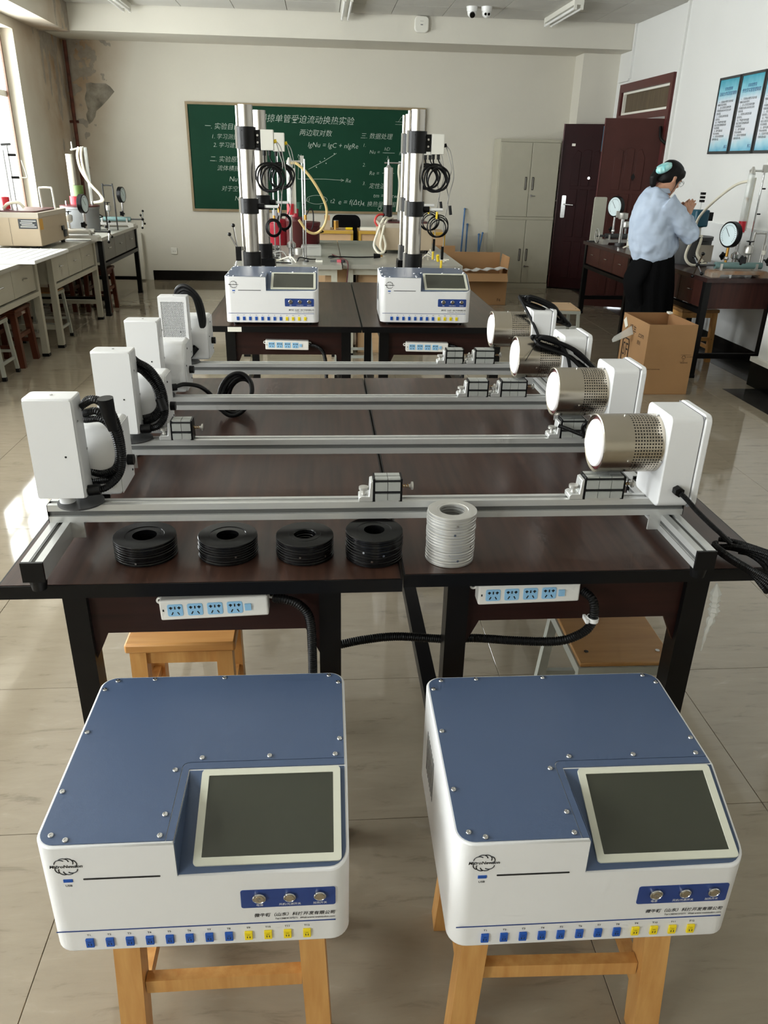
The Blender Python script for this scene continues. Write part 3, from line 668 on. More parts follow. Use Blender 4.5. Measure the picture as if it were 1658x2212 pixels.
# ================================================================ CONTROL BOXES
def control_box():
    W, D, H0, HL, H, r = .466, .41, .016, .157+.016, .225+.016, .03
    nx, ny = .205, .15
    t = thing('control_box', '', 'control box', group='white control boxes with tilted screens')
    def zt(x, y): return H if (x < nx-1e-6 or y > ny) else HL+(H-HL)*max(0, y)/ny
    ring = rrect(0, 0, W, D, r, 7)
    # ring order: starts right-back corner, left-back, left-front, right-front; insert the notch points
    k_lf = 8*3; pts = ring[:k_lf]+[(nx, 0)]+ring[k_lf:]+[(W, ny)]
    n = len(pts); vs = []; fs = []
    for x, y in pts: vs.append((x, y, H0))
    for i, (x, y) in enumerate(pts): vs.append((x, y, zt(x, y) if i > k_lf else H))
    P_lo = len(vs); vs.append((nx, 0, HL)); Q = len(vs); vs.append((nx, ny, H))
    for i in range(n):
        j = (i+1) % n
        if i == k_lf: fs.append((i, j, n+j, P_lo)); continue
        fs.append((i, j, n+j, n+i))
    fs.append(list(range(n))[::-1])
    fs.append([n+i for i in range(k_lf+1)]+[Q, n+n-1])
    fs.append([P_lo]+[n+i for i in range(k_lf+1, n)]+[Q])
    fs.append([n+k_lf, P_lo, Q])
    body = MB().add(vs, fs).build('case', 'white_powder', t, smooth=30)
    bevel(body, .0025, 2)
    # blue top plate (L-shaped) and the blue recess panel of the screen
    e = .005; th = .0018
    o = rrect(e, e, W-e, D-e, r-e, 7)
    sx, sy, sr = .192, .168, .012
    top = o[:k_lf]+[(sx, e)]+[(sx, sy-sr)]+[(sx+sr*(1-cos(a)), sy-sr+sr*sin(a)) for a in [pi/2*j/5 for j in range(1, 6)]]+[(W-e, sy)]
    MB().prism(top, 'z', H+.0003, H+th).build('top_plate', 'blue_plate', t)
    g = .0012
    band = [(sx+g, e), (nx-.001, e), (nx-.001, ny+.002), (W-e, ny+.002), (W-e, sy-g)]+[(sx+g+sr*(1-cos(a)), sy-sr-g+sr*sin(a)) for a in [pi/2*j/5 for j in range(5, -1, -1)]]
    MB().prism(band, 'z', H+.0003, H+th-.0003).build('recess_rim', 'blue_plate', t)
    v = Vector((0, ny, H-HL)); L = v.length; v.normalize(); nrm = Vector((1, 0, 0)).cross(v)
    M = Matrix(((1, v.x, nrm.x, 0), (0, v.y, nrm.y, 0), (0, v.z, nrm.z, HL), (0, 0, 0, 1)))
    slope = [(nx+.001, .002)]+[(W-r+(r-e)*cos(a), (r+(r-e)*sin(a))*L/ny if True else 0) for a in [-pi/2+pi/2*j/6 for j in range(7)]]+[(W-e, L-.001), (nx+.001, L-.001)]
    MB().prism(slope, 'z', .0003, .0018).xf(M).build('recess_floor', 'blue_plate', t)
    MB().add([(nx+.0004, .001, HL), (nx+.0004, .001, H), (nx+.0004, ny, H), (nx+.0016, .001, HL), (nx+.0016, .001, H), (nx+.0016, ny, H)], [(0, 2, 1), (3, 4, 5), (0, 1, 4, 3), (1, 2, 5, 4), (2, 0, 3, 5)]).build('recess_side', 'blue_plate', t, smooth=0)
    bx0, bx1, by0, by1 = nx+.022, W-.012, .012, L-.002
    outer = rrect(bx0, by0, bx1, by1, .006, 4); inn = rrect(bx0+.012, by0+.012, bx1-.012, by1-.010, .001, 4); m = len(outer)
    vs = [(x, y, .0018) for x, y in outer]+[(x, y, .006) for x, y in outer]+[(x, y, .006) for x, y in inn]+[(x, y, .0018) for x, y in inn]
    fs = []
    for i in range(m):
        j = (i+1) % m
        for a in range(3): fs.append((a*m+i, a*m+j, (a+1)*m+j, (a+1)*m+i))
    sc = MB().add(vs, fs).xf(M).build('screen_bezel', 'screen_frame', t, smooth=30)
    MB().box(bx0+.012, by0+.012, .0018, bx1-.012, by1-.010, .0042).xf(M).build('screen', 'screen_glass', sc, smooth=0)
    # screws round the top plate
    scr = [(.022, .022), (.046, .012), (.012, .11), (.012, .25), (.03, D-.014), (.012, D-.04), (.10, D-.012), (W/2, D-.012), (W-.03, D-.012), (W-.012, D-.035), (W-.012, .215), (W-.02, .176), (.335, .177), (.222, .177), (.182, .15), (.183, .055), (.183, .014)]
    sm = MB().lathe([(.0001, .0020), (.0018, .0020), (.0020, .0028), (.0040, .0026), (.0047, .0016), (.0047, 0)], (0, 0, 0), n=10).mesh('screw', 'chrome')
    for x, y in scr:
        q = bpy.data.objects.new('screw', sm); COL.objects.link(q); q.parent = t; q.location = (x, y, H+th-.0005)
    # front face printing and ports
    fy = -.0003; z0 = H0
    def ft(s, x, z, size, m='print_black', al='LEFT', shear=0., off=.00006): return text(s, 'lettering', m, t, (x, fy, z0+z), (1, 0, 0), (0, 0, 1), size, al, False, shear, off=off)
    ft('MicroNewton', .0445, .187, .0084, al='CENTER', shear=.15, off=.00018).scale = (1, 1, 1)
    for k in range(10):                                               # petal arcs of the emblem
        a0 = 2*pi*k/10; cx, cz = .0445+.0085*cos(a0)*1.15, z0+.187+.0085*sin(a0)
        if abs(sin(a0)) < .3: continue
        MB().tube([(cx+.0085*cos(a0-.55+u), fy-.0001, cz+.0085*sin(a0-.55+u)) for u in (-1.1, -.6, 0, .6, 1.1)], .0008, 4, 3).build('emblem_petal', 'print_black', t)
    ft('USB', .0435, .147, .006, al='CENTER')
    MB().box(.037, -.0012, z0+.155, .0505, 0, z0+.1605).build('usb_port', 'blue_port', t, smooth=0)
    MB().prism(rrect(.066, z0+.158, .180, z0+.161, .0014, 3), 'y', -.0006, .0).build('card_slot', 'slot_dark', t)
    pn = MB().prism(rrect(.297, z0+.082, .444, z0+.121, .004, 4), 'y', -.0008, 0).build('button_panel', 'blue_print', t)
    for x, rr, s in ((.3255, .0105, '电源'), (.3727, .0095, '风机/光源开关'), (.4197, .0095, '加热开关')):
        b = MB().lathe([(rr, 0), (rr, .0035), (rr*.86, .0045), (rr*.78, .0035)], (x, -.0008, z0+.105), (0, -1, 0), 24).build('button', 'chrome', pn)
        MB().lathe([(rr*.72, .0030), (rr*.68, .0042)], (x, -.0008, z0+.105), (0, -1, 0), 24).build('button_cap', 'steel', b) if False else MB().lathe([(rr*.72, .0036), (rr*.68, .0046)], (x, -.0008, z0+.105), (0, -1, 0), 24).build('button_cap', 'steel', pn)
        text(s, 'lettering', 'white_plastic', t, (x, -.001, z0+.0875), (1, 0, 0), (0, 0, 1), .0055, 'CENTER', False)
    text('⏻', 'lettering', 'print_grey', t, (.3255, -.0056, z0+.1035), (1, 0, 0), (0, 0, 1), .006, 'CENTER', False) if False else None
    MB().lathe([(.0026, 0), (.0030, 0), (.0030, .0003), (.0026, .0003)], (.3255, -.0054, z0+.1045), (0, -1, 0), 16, closed=True).box(.3252, -.0058, z0+.1045, .3258, -.0054, z0+.1085).build('power_mark', 'print_grey', t)
    ft('微牛顿（山东）科技开发有限公司', .443, .0635, .0085, al='RIGHT', shear=.2, off=.00012); ft('Tel:13854157271  Web:www.weiniudun.com', .443, .0545, .0052, al='RIGHT', shear=.2)
    MB().box(.010, -.0006, z0+.0455, .444, 0, z0+.0475).build('blue_line', 'blue_print', t, smooth=0)
    for k in range(12):
        x = .058+k*.0309; mm = 'blue_port' if k < 8 else 'yellow_port'
        p = bevel(MB().box(x-.0062, -.0035, z0+.0115, x+.0062, 0, z0+.0295).build('thermocouple_port', mm, t, smooth=0), .0006, 1)
        q = MB().box(x-.0026, -.0038, z0+.0165, x-.0014, -.0034, z0+.0205).box(x+.0014, -.0038, z0+.0165, x+.0026, -.0034, z0+.0205).box(x-.0025, -.0038, z0+.0235, x+.0025, -.0034, z0+.0239).build('port_slots', 'slot_black', p, smooth=0); q['kind'] = 'stuff'
        ft('T%d' % (k+1), x, .0365, .0055, al='CENTER')
    for x, y in ((.045, .045), (W-.045, .045), (.045, D-.045), (W-.045, D-.045)):
        MB().cyl((x, y, 0), (x, y, H0), .014, .016, n=16).build('rubber_foot', 'black_rubber', t)
    mb = MB()
    for k in range(8): MB().box(-.0004, .24+k*.012, H0+.07, .0, .245+k*.012, H0+.16).build('side_vent', 'slot_dark', t, smooth=0)
    return t
cb = control_box(); cb.location = (-.434, .851, .4045); cb.rotation_euler = (0, 0, radians(-.4)); cb['label'] = 'blue-topped control box in the foreground on the left, on a wooden stool'
for loc, rz, lab in (((.190, .822, .4045), radians(-.5), 'blue-topped control box in the foreground on the right, on a wooden stool'),
                     ((-.484, 4.005, T+.0005), radians(-.3), 'control box on the left of the second desk row, in front of steel columns'),
                     ((.302, 4.035, T+.0005), radians(-1.2), 'control box on the right of the second desk row, in front of steel columns')):
    c = copy_tree(cb); c.location = loc; c.rotation_euler = (0, 0, rz); c['label'] = lab

# ================================================================ WOODEN STOOLS
def stool(name, label, loc, rz=0, w=.36, d=.25, h=.42, m='stool_wood', mt='stool_top', lw=.042, splay=.015, rung=.27, group='plain wooden stools', over=.01, th=.028, number=None):
    t = thing(name, label, 'stool', loc, rz, group)
    s = bevel(MB().box(-w/2, -d/2, h-th, w/2, d/2, h).build('seat', mt, t), .006, 2)
    for sx in (-1, 1):
        for sy in (-1, 1):
            xt, yt = sx*(w/2-over-lw/2), sy*(d/2-over-lw/2)
            MB().bar((xt+sx*splay, yt+sy*splay, 0), (xt, yt, h-th), lw, lw, (0, 1, 0)).build('leg', m, t, smooth=0)
            MB().box(xt+sx*(splay*.35)-.006, yt+sy*(splay*.3+lw/2)-.003*(1 if sy > 0 else 1), rung-.004, xt+sx*(splay*.35)+.006, yt+sy*(splay*.3+lw/2)+.0015, rung+.010).build('tenon_end', mt, t, smooth=0)
    a = w/2-over-lw; k = splay*.4
    for sy in (-1, 1):
        yy = sy*(d/2-over-lw/2)
        MB().box(-a-.001, yy-.010, h-th-.045, a+.001, yy+.010, h-th).build('apron', m, t, smooth=0)
        MB().box(-a-k, yy+sy*k-.011, rung-.014, a+k, yy+sy*k+.011, rung+.018).build('rung', m, t, smooth=0)
    b = d/2-over-lw
    for sx in (-1, 1):
        xx = sx*(w/2-over-lw/2)
        MB().box(xx-.010, -b-.001, h-th-.045, xx+.010, b+.001, h-th).build('apron', m, t, smooth=0)
        MB().box(xx+sx*k-.011, -b-k, rung-.09, xx+sx*k+.011, b+k, rung-.06).build('rung', m, t, smooth=0)
    if number: text(number, 'painted_number', 'tag_white', t, (0, -d/2-.0005, h-th-.02), (1, 0, 0), (0, 0, 1), .03, 'CENTER', False)
    return t
stool('wooden_stool', 'orange wooden stool carrying the left foreground control box', (-.195, 1.075, 0), 0, .385, .28, .404, lw=.046, rung=.175, group='orange wooden stools')
stool('wooden_stool', 'orange wooden stool carrying the right foreground control box', (.437, 1.055, 0), radians(-2), .395, .28, .404, lw=.048, splay=.02, rung=.185, group='orange wooden stools')
stool('wooden_stool', 'orange wooden stool tucked under the front left desk', (-.380, 1.83, 0), 0, .285, .25, .42, lw=.042, splay=.004,  group='orange wooden stools')
def steel_stool(label, loc, rz=0, w=.25, d=.30, h=.42, m='stool_ply', rail=True):
    t = thing('steel_stool', label, 'stool', loc, rz, 'grey steel stools with plywood seats')
    bevel(MB().box(-w/2, -d/2, h-.012, w/2, d/2, h).build('seat', m, t), .003, 2)
    MB().box(-w/2-.004, -d/2-.004, h-.038, w/2+.004, -d/2+.02, h-.012).box(-w/2-.004, d/2-.02, h-.038, w/2+.004, d/2+.004, h-.012).box(-w/2-.004, -d/2+.02, h-.038, -w/2+.02, d/2-.02, h-.012).box(w/2-.02, -d/2+.02, h-.038, w/2+.004, d/2-.02, h-.012).build('seat_frame', 'stool_steel', t, smooth=0)
    for sx in (-1, 1):
        for sy in (-1, 1):
            p = (sx*(w/2-.012), sy*(d/2-.012), h-.038); q = (sx*(w/2+.012), sy*(d/2+.012), .03); r = (sx*(w/2+.013), sy*(d/2+.013), 0)
            MB().bar(p, q, .025, .025, (0, 1, 0)).build('leg', 'stool_steel', t, smooth=0); MB().bar(q, r, .029, .029, (0, 1, 0)).build('foot_cap', 'black_rubber', t, smooth=0)
            MB().cyl((sx*(w/2-.03), sy*(d/2-.05), h), (sx*(w/2-.03), sy*(d/2-.05), h+.002), .006, n=10).build('rivet', 'chrome', t)
    for sx in (-1, 1): MB().box(sx*(w/2+.004)-.008, -d/2, .11, sx*(w/2+.004)+.008, d/2, .13).build('rung', 'stool_steel', t, smooth=0)
    for sy in (-1, 1): MB().box(-w/2, sy*(d/2+.004)-.008, .16, w/2, sy*(d/2+.004)+.008, .18).build('rung', 'stool_steel', t, smooth=0)
    return t
steel_stool('white-legged steel stool seen between the second row desks', (.25, 6.15, 0), 0, .26, .28, .45)
steel_stool('grey steel stool with plywood seat under the front right desk', (.772, 1.72, 0), radians(-1))

# ================================================================ RING STACKS
def ring_mesh(R, h, hole, rec, m, lip):
    prof = [(hole, 0), (R-.0012, 0), (R, .0010), (R, h-.0012), (R-.0012, h-.0002), (rec, h-.0002), (rec-.001, h-.0002-lip), (hole+.0014, h-.0002-lip), (hole, h-.0014)]
    return MB().lathe(prof, (0, 0, 0), n=48, closed=True).mesh('ring', m, 30)
def ring_stack(x, y, n, R, H, hole, rec, m, where, colour, lip, dots):
    h = H/n; me = ring_mesh(R, h, hole, rec, m, lip)
    for k in range(n):
        lvl = n-1-k
        lab = '%s %s ring %s of %s' % (colour, 'flat', ORD[lvl] if lvl == 0 else ORD[lvl]+' from the top', where)
        if k == 0 and n > 1: lab = '%s flat ring at the bottom of %s' % (colour, where)
        o = bpy.data.objects.new('spacer_ring', me); COL.objects.link(o); o.location = (x+random.uniform(-.0009, .0009), y+random.uniform(-.0009, .0009), T+k*h+.0003); o.rotation_euler = (0, 0, random.uniform(0, 6))
        tag(o, lab, 'ring', '%s rings in %s' % (colour, where))
    for lv, ang in dots:
        a = radians(ang); z = (n-lv-.5)*h
        # a small threaded hole in the rim of one ring
        p = Vector((x+(R-.0012)*cos(a), y+(R-.0012)*sin(a), T+z)); d = Vector((cos(a), sin(a), 0))
        tgt = [o for o in COL.objects if o.get('group') == '%s rings in %s' % (colour, where)][n-1-lv]
        mb = MB().cyl(p, p+d*.0018, min(.0026, h*.4), n=10); M = tgt.matrix_basis.inverted(); mb.xf(M)
        mb.build('set_screw', 'chrome', tgt)
ring_stack(-.381, 1.497, 8, .0655, .044, .0255, .041, 'ring_black', 'the leftmost black stack', 'black', .0012, [(6, 262)])
ring_stack(-.207, 1.493, 8, .0630, .044, .0235, .039, 'ring_black', 'the second black stack from the left', 'black', .0012, [(4, 290), (4, 215)])
ring_stack(-.043, 1.486, 8, .0618, .046, .0225, .035, 'ring_black', 'the third black stack from the left', 'black', -.0008, [(4, 262), (5, 315)])
ring_stack(.106, 1.470, 10, .0612, .063, .022, .037, 'ring_black', 'the tall black stack beside the silver rings', 'black', .0012, [(5, 285), (7, 262), (4, 245)])
ring_stack(.268, 1.4555, 17, .0520, .114, .027, .034, 'ring_silver', 'the silver stack', 'silver', .0010, [(2, 275), (5, 270), (9, 300), (10, 315), (12, 262), (14, 280)])

# ================================================================ RAIL BENCHES
def perforated_shell(R, x0, x1, xp0, xp1, nc=10, nr=56):
    mb = MB(); 
    def P(x, a): return Vector((x, R*cos(a), R*sin(a)))
    mb.lathe([(R, 0), (R, xp0-x0)], (x0, 0, 0), (1, 0, 0), nr, cap=False); mb.v = [Vector(p) for p in mb.v]
    # plain part aligned with the cell grid
    mb = MB(); vs = []; fs = []
    xs = [x0, (x0+xp0)/2, xp0]
    for x in xs:
        for j in range(nr): vs.append(P(x, 2*pi*j/nr))
    for i in range(2):
        for j in range(nr): fs.append((i*nr+j, i*nr+(j+1) % nr, (i+1)*nr+(j+1) % nr, (i+1)*nr+j))
    mb.add(vs, fs)
    vs = []; fs = []; dx = (xp1-xp0)/nc; da = 2*pi/nr; hr = min(dx, R*da)*.29
    for i in range(nc):
        for j in range(nr):
            xc = xp0+(i+.5)*dx; ac = (j+.5)*da; b = len(vs)
            cor = [(-1, -1), (0, -1), (1, -1), (1, 0), (1, 1), (0, 1), (-1, 1), (-1, 0)]
            for u, v in cor: vs.append(P(xc+u*dx/2, ac+v*da/2))
            for u, v in cor:
                q = sqrt(u*u+v*v); vs.append(P(xc+u/q*hr, ac+v/q*hr/R))
            for k in range(8): k2 = (k+1) % 8; fs.append((b+k, b+k2, b+8+k2, b+8+k))
    mb.add(vs, fs)
    vs = []; fs = []
    for x in (xp1, x1):
        for j in range(nr): vs.append(P(x, 2*pi*j/nr))
    for j in range(nr): fs.append((j, (j+1) % nr, nr+(j+1) % nr, nr+j))
    mb.add(vs, fs); return mb
def rail_profile(d, h):                                               # slotted aluminium extrusion, section in (y, z)
    s, w, q = .006, .0075, .009
    c = h/2; m = d/2
    return [(0, 0), (0, c-s), (.002, c-s), (.002, c-w), (q, c-s*.5), (q, c+s*.5), (.002, c+w), (.002, c+s), (0, c+s), (0, h),
            (m-s, h), (m-s, h-.002), (m-w, h-.002), (m-s*.5, h-q), (m+s*.5, h-q), (m+w, h-.002), (m+s, h-.002), (m+s, h), (d, h), (d, 0)]
def rail_bench():
    t = thing('rail_bench', '', 'rail bench', group='aluminium rail benches with sensor box and heater')
    z0 = .067
    MB().prism([(y, z+z0) for y, z in rail_profile(.034, .040)], 'x', -.578, .802).build('rail', 'alu', t, smooth=20)
    MB().box(-.577, .0045, z0+.0148, .801, .0085, z0+.0252).box(-.577, .0118, z0+.0315, .801, .0222, z0+.0355).build('slot_shade', 'groove_shade', t, smooth=0)  # grey strips in the rail grooves, painted-in shade rather than a part
    for x in (-.5795, .802): MB().box(x, 0, z0, x+.0015, .034, z0+.04).build('rail_end', 'black_plastic', t, smooth=0)
    for x0 in (-.578, .756):
        sp = MB().prism([(x0+y, z+.026) for y, z in rail_profile(.041, .041)], 'y', -.176, .205).build('cross_support', 'alu_y', t, smooth=20)
        MB().box(x0+.0155, -.176, .0585, x0+.0255, .205, .0625).box(x0+.0045, -.176, .0415, x0+.0085, .205, .0515).build('slot_shade', 'groove_shade', sp, smooth=0)  # shade of the support grooves, likewise laid in as grey strips
        for y, s in ((-.182, 1), (.205, 1)): MB().box(x0-.0005, y, .0255, x0+.0415, y+.006, .0675).build('end_cap', 'black_plastic', sp, smooth=0)
        for y in (-.160, .185): MB().cyl((x0+.02, y, 0), (x0+.02, y, .026), .014, .018, n=20).build('foot', 'black_rubber', sp)
        xs = x0+.041 if x0 < 0 else x0-.028
        MB().box(xs, .002, .058, xs+.028, .032, .0665).box(xs if x0 > 0 else xs, .002, .03, xs+.028, .006, .058).build('angle_bracket', 'alu', sp, smooth=0)
    # sensor box on its graduated swivel plate
    b = bevel(MB().prism(rrect(-.587, -.018, -.489, .041, .008, 3), 'z', .129, .341).build('sensor_box', 'white_powder', t), .003, 2)
    MB().prism(rrect(-.584, .132, -.492, .338, .004, 3), 'y', -.0215, -.0175).build('front_cover', 'white_powder', b)
    MB().cyl((-.5165, -.0222, .222), (-.5165, -.0214, .222), .0022, n=10).build('screw', 'slot_dark', b)
    for y, z in ((.030, .305), (-.006, .292), (.030, .222), (.030, .155), (-.008, .15)): MB().cyl((-.4892, y, z), (-.4875, y, z), .0028, n=10).build('screw', 'chrome', b)
    MB().cyl((-.537, .012, .3408), (-.537, .012, .3425), .003, n=10).build('screw', 'chrome', b)
    MB().lathe([(.001, .1075), (.047, .1075), (.047, .1110), (.001, .1110)], (-.512, .015, 0), n=36, cap=False).build('angle_scale', 'iron_dark', t)
    MB().cyl((-.538, .012, .111), (-.538, .012, .1295), .016, n=20).build('swivel_post', 'white_powder', t)
    h = bevel(MB().prism([(.046, .108), (.046, .205), (.082, .258), (.165, .258), (.165, .108)], 'x', -.535, -.433).build('receiver_housing', 'white_powder', t), .010, 3)
    MB().prism([(.052, .112), (.052, .203), (.085, .252), (.160, .252), (.160, .112)], 'x', -.433, -.4318).build('side_panel', 'white_powder', h, smooth=0)
    for y, z in ((.10, .235), (.062, .19), (.145, .13)): MB().cyl((-.4318, y, z), (-.4302, y, z), .0026, n=10).build('screw', 'slot_dark', h)
    MB().cyl((-.432, .115, .165), (-.418, .115, .165), .012, n=14).build('socket', 'black_plastic', h)
    # heater head
    q = bevel(MB().prism(rrect(-.040, .103, .086, .307, .014, 4), 'x', .720, .790).build('heater_box', 'white_powder', t), .0025, 2)
    bevel(MB().prism(rrect(-.044, .101, .090, .311, .016, 4), 'x', .7905, .806).build('back_cover', 'white_powder', q), .003, 2)
    MB().box(.7895, -.0405, .103, .7905, .0865, .3075).build('cover_seam', 'print_grey', q, smooth=0)
    yc, zc, R = .030, .2285, .0635; M = Matrix.Translation((0, yc, zc))
    c = perforated_shell(R, .588, .7195, .652, .714).xf(M).build('perforated_barrel', 'steel', q, smooth=60)
    MB().lathe([(.056, 0), (.056, .128)], (.59, yc, zc), (1, 0, 0), 36, cap=False).build('inner_liner', 'ring_dark', q)
    MB().lathe([(R, 0), (R-.003, -.001), (R-.006, .003), (R-.006, .006)], (.588, yc, zc), (1, 0, 0), 44, cap=False).build('rim', 'steel', q)
    MB().lathe([(R-.006, .004), (R-.012, .003)], (.588, yc, zc), (1, 0, 0), 44, cap=False).build('gasket', 'rig_brown', q)
    prof = [(R-.0115, .006)]+[((R-.0125)*(1-k/22), -.003+.0016*cos(k*pi/2.2)) for k in range(22)]+[(.0002, -.003)]
    MB().lathe(prof, (.588, yc, zc), (1, 0, 0), 44).build('ceramic_plate', 'ceramic', q, smooth=60)
    for x, a in ((.645, 200), (.645, 95), (.716, 200), (.716, 95)):
        a = radians(a); p = Vector((x, yc+R*cos(a), zc+R*sin(a))); d = Vector((0, cos(a), sin(a))); MB().cyl(p, p+d*.0025, .0028, n=10).build('screw', 'chrome', q)
    MB().cyl((.758, -.0565, .145), (.758, -.040, .145), .011, n=6).build('cable_gland', 'black_plastic', q)
    return t
def carriage(x0, bl, t):                                              # clamp carriage on the rail: bracket + block segments + knob
    z = .1072
    L = bl
    br = MB().prism([(x0, z), (x0, z+.010), (x0+.006, z+.013), (x0+.022, z+.013), (x0+.024, z+.045), (x0+.031, z+.047), (x0+.031, z)], 'y', -.001, .035).build('carriage', 'alu', t, smooth=30)
    bevel(br, .0012, 1)
    xb = x0+.0335; n = 2 if L < .07 else 3; w = L/n
    MB().box(xb-.002, -.002, z+.001, xb+.001, .036, z+.053).build('clamp_plate', 'black_plastic', br, smooth=0)
    MB().box(xb+L-.001, -.003, z+.001, xb+L+.003, .037, z+.053).build('clamp_plate', 'black_plastic', br, smooth=0)
    MB().box(xb+.001, .000, z+.004, xb+L-.001, .034, z+.050).build('core', 'slot_dark', br, smooth=0)
    for k in range(n):
        a, b = xb+.001+k*(L-.002)/n+.0006, xb+.001+(k+1)*(L-.002)/n-.0006
        for za, zb, m in ((.004, .019, 'alu'), (.026, .0452, 'alu')): MB().box(a, -.004, z+za, b, .0, z+zb).build('block', 'block_grey', br, smooth=0)
        for ya, yb in ((.000, .014), (.019, .034)): MB().box(a, ya, z+.050, b, yb, z+.0535).build('block', 'block_grey', br, smooth=0)
    MB().box(xb+.002, -.002, z+.0005, xb+L-.004, .034, z+.004).build('slide', 'alu', br, smooth=0)
    MB().lathe([(.0055, 0), (.0042, .006), (.0042, .009), (.0105, .011), (.0105, .017), (.009, .0175)], (x0+.011, .012, z+.0135), n=20).build('knob', 'silver_paint', br)
    xr = xb+L+.003
    MB().tube([(xr+.0005+k*.0011, .016+.0035*cos(k*1.25), z+.030+.0035*sin(k*1.25)) for k in range(16)], .0009, 5, 2).build('spring', 'brass', br)
    MB().cyl((xr, .016, z+.03), (xr+.022, .016, z+.03), .002, n=8).build('screw_rod', 'steel', br)
    MB().lathe([(.0035, 0), (.0035, .004), (.009, .006), (.009, .010)], (xr+.015, .016, z+.030), (1, 0, 0), 16).build('thumb_screw', 'silver_paint', br)
mat('block_grey', (166, 168, 163), .45, 0., var=.04, vscale=14)
RB = [(0, 1.513, ''), (.022, 1.922, ''), (.012, 2.321, ''), (.026, 2.757, '')]
RLAB = ['frontmost aluminium rail bench, directly behind the ring stacks', 'second aluminium rail bench from the front', 'third aluminium rail bench from the front', 'rearmost aluminium rail bench, at the back edge of the front desks']
CAR = [((.074, .057), (.537, .085)), ((-.445, .050), (.581, .062)), ((.410, .060), (.515, .078)), ((.392, .060), (.500, .068))]
rb0 = rail_bench(); benches = []
for i, (dx, y, _) in enumerate(RB):
    benches.append(rb0 if i == 0 else copy_tree(rb0))
for i, t in enumerate(benches):
    t.location = (RB[i][0], RB[i][1], T+.0003); t['label'] = RLAB[i]
for i, t in enumerate(benches):
    for x0, L in CAR[i]: carriage(x0, L, t)
def hose(t, pts, r=.0085, ridge=.0045, m='black_rubber', name='cable', n=8): return MB().tube(pts, r, n, 8, ridge=ridge).build(name, m, t)
b1, b2, b3, b4 = benches
# sensor-side cables
hose(b1, [(-.500, .060, .300), (-.475, .045, .323), (-.441, .030, .319), (-.421, .024, .282), (-.415, .02, .216), (-.425, .015, .17), (-.454, .005, .144), (-.482, .0, .142)], .0078)
hose(b1, [(-.500, .070, .285), (-.462, .050, .295), (-.437, .044, .265), (-.428, .04, .209), (-.440, .04, .173), (-.470, .043, .160), (-.498, .05, .165)], .0085)
hose(b1, [(-.500, .075, .270), (-.455, .055, .275), (-.430, .050, .235), (-.424, .045, .19), (-.45, .043, .15), (-.50, .05, .14)], .0078)
hose(b1, [(-.485, .02, .315), (-.455, .012, .33), (-.432, .008, .31), (-.418, .01, .265), (-.412, .01, .215)], .0070)
pl = MB().cyl((-.428, .004, .298), (-.430, .0, .338), .0135, .0155, n=16).cyl((-.424, .006, .270), (-.428, .004, .298), .010, .0125, n=14).build('connector', 'black_plastic', b1)
MB().cyl((-.488, -.002, .141), (-.464, .0, .143), .0115, n=14).build('connector', 'black_plastic', b1)
hose(b2, [(-.505, .06, .31), (-.490, .045, .302), (-.455, .03, .284), (-.431, .027, .236), (-.428, .02, .175), (-.446, .012, .144), (-.475, .0, .138), (-.49, -.002, .138)], .0095)
hose(b2, [(-.51, .07, .30), (-.488, .055, .290), (-.458, .045, .258), (-.444, .04, .215), (-.444, .04, .184), (-.464, .04, .160), (-.498, .05, .15)], .0105)
hose(b2, [(-.505, .05, .285), (-.478, .035, .28), (-.446, .03, .24), (-.436, .03, .20), (-.45, .03, .165), (-.48, .04, .145), (-.50, .05, .14)], .0085)
MB().cyl((-.488, -.002, .139), (-.464, .0, .14), .0115, n=14).build('connector', 'black_plastic', b2)
MB().cyl((-.437, .015, .215), (-.428, .01, .185), .012, n=12).build('connector', 'black_plastic', b2)
hose(b3, [(-.488, .0, .135), (-.46, .02, .136), (-.436, .037, .138), (-.394, .05, .127), (-.365, .08, .09), (-.352, .12, .04), (-.345, .15, .02)], .0065, 0)
MB().cyl((-.488, -.002, .136), (-.458, .012, .136), .011, n=14).build('connector', 'black_plastic', b3)
for k in range(4):
    cl = []
    for i in range(14):
        q = 2*pi*i/14; cl.append((-.298+.004*k+(.052-.005*k)*cos(q)+.012*sin(q), .15+.018*k+.020*sin(q+k), .0075+.066-.004*k+(.066-.004*k)*sin(q)))
    MB().tube(cl, .0066, 8, 4, True).build('coiled_cable', 'black_rubber', b3)
for k in range(3):
    hose(b4, [(-.55, .10, .30), (-.535+.005*k, .075, .352-.010*k), (-.500, .063, .366-.012*k), (-.458-.008*k, .063, .323), (-.445-.008*k, .063, .25), (-.460, .063, .201), (-.49, .07, .176), (-.51, .08, .16)], .0068, 0)
MB().cyl((-.505, .03, .125), (-.478, .045, .155), .012, n=14).build('connector', 'black_plastic', b4)
# heater-side cables
hose(b1, [(.758, -.058, .145), (.775, -.062, .130), (.80, -.066, .105), (.833, -.07, .076), (.862, -.075, .052), (.880, -.085, .036)], .0058, .0034)
lp = [(.862, -.058, .016), (.845, -.085, .024), (.86, -.13, .018), (.885, -.17, .010), (.905, -.195, -.012), (.918, -.190, -.022), (.930, -.16, .004), (.930, -.12, .012), (.905, -.085, .018)]
for k in range(4):
    o = hose(b1, [(x+.007*k*(1 if i in (4, 5, 6, 7) else -.3), y-.004*k, z+.005*k) for i, (x, y, z) in enumerate(lp)]+[lp[0]], .0055, .0034)
hose(b1, [(.865, -.06, .034), (.90, -.075, .034), (.945, -.105, .028), (.965, -.125, .026), (.95, -.115, .018), (.90, -.085, .016)], .0058, .0034)
MB().cyl((.865, -.066, .040), (.882, -.072, .040), .0055, n=10).build('connector', 'black_plastic', b1)
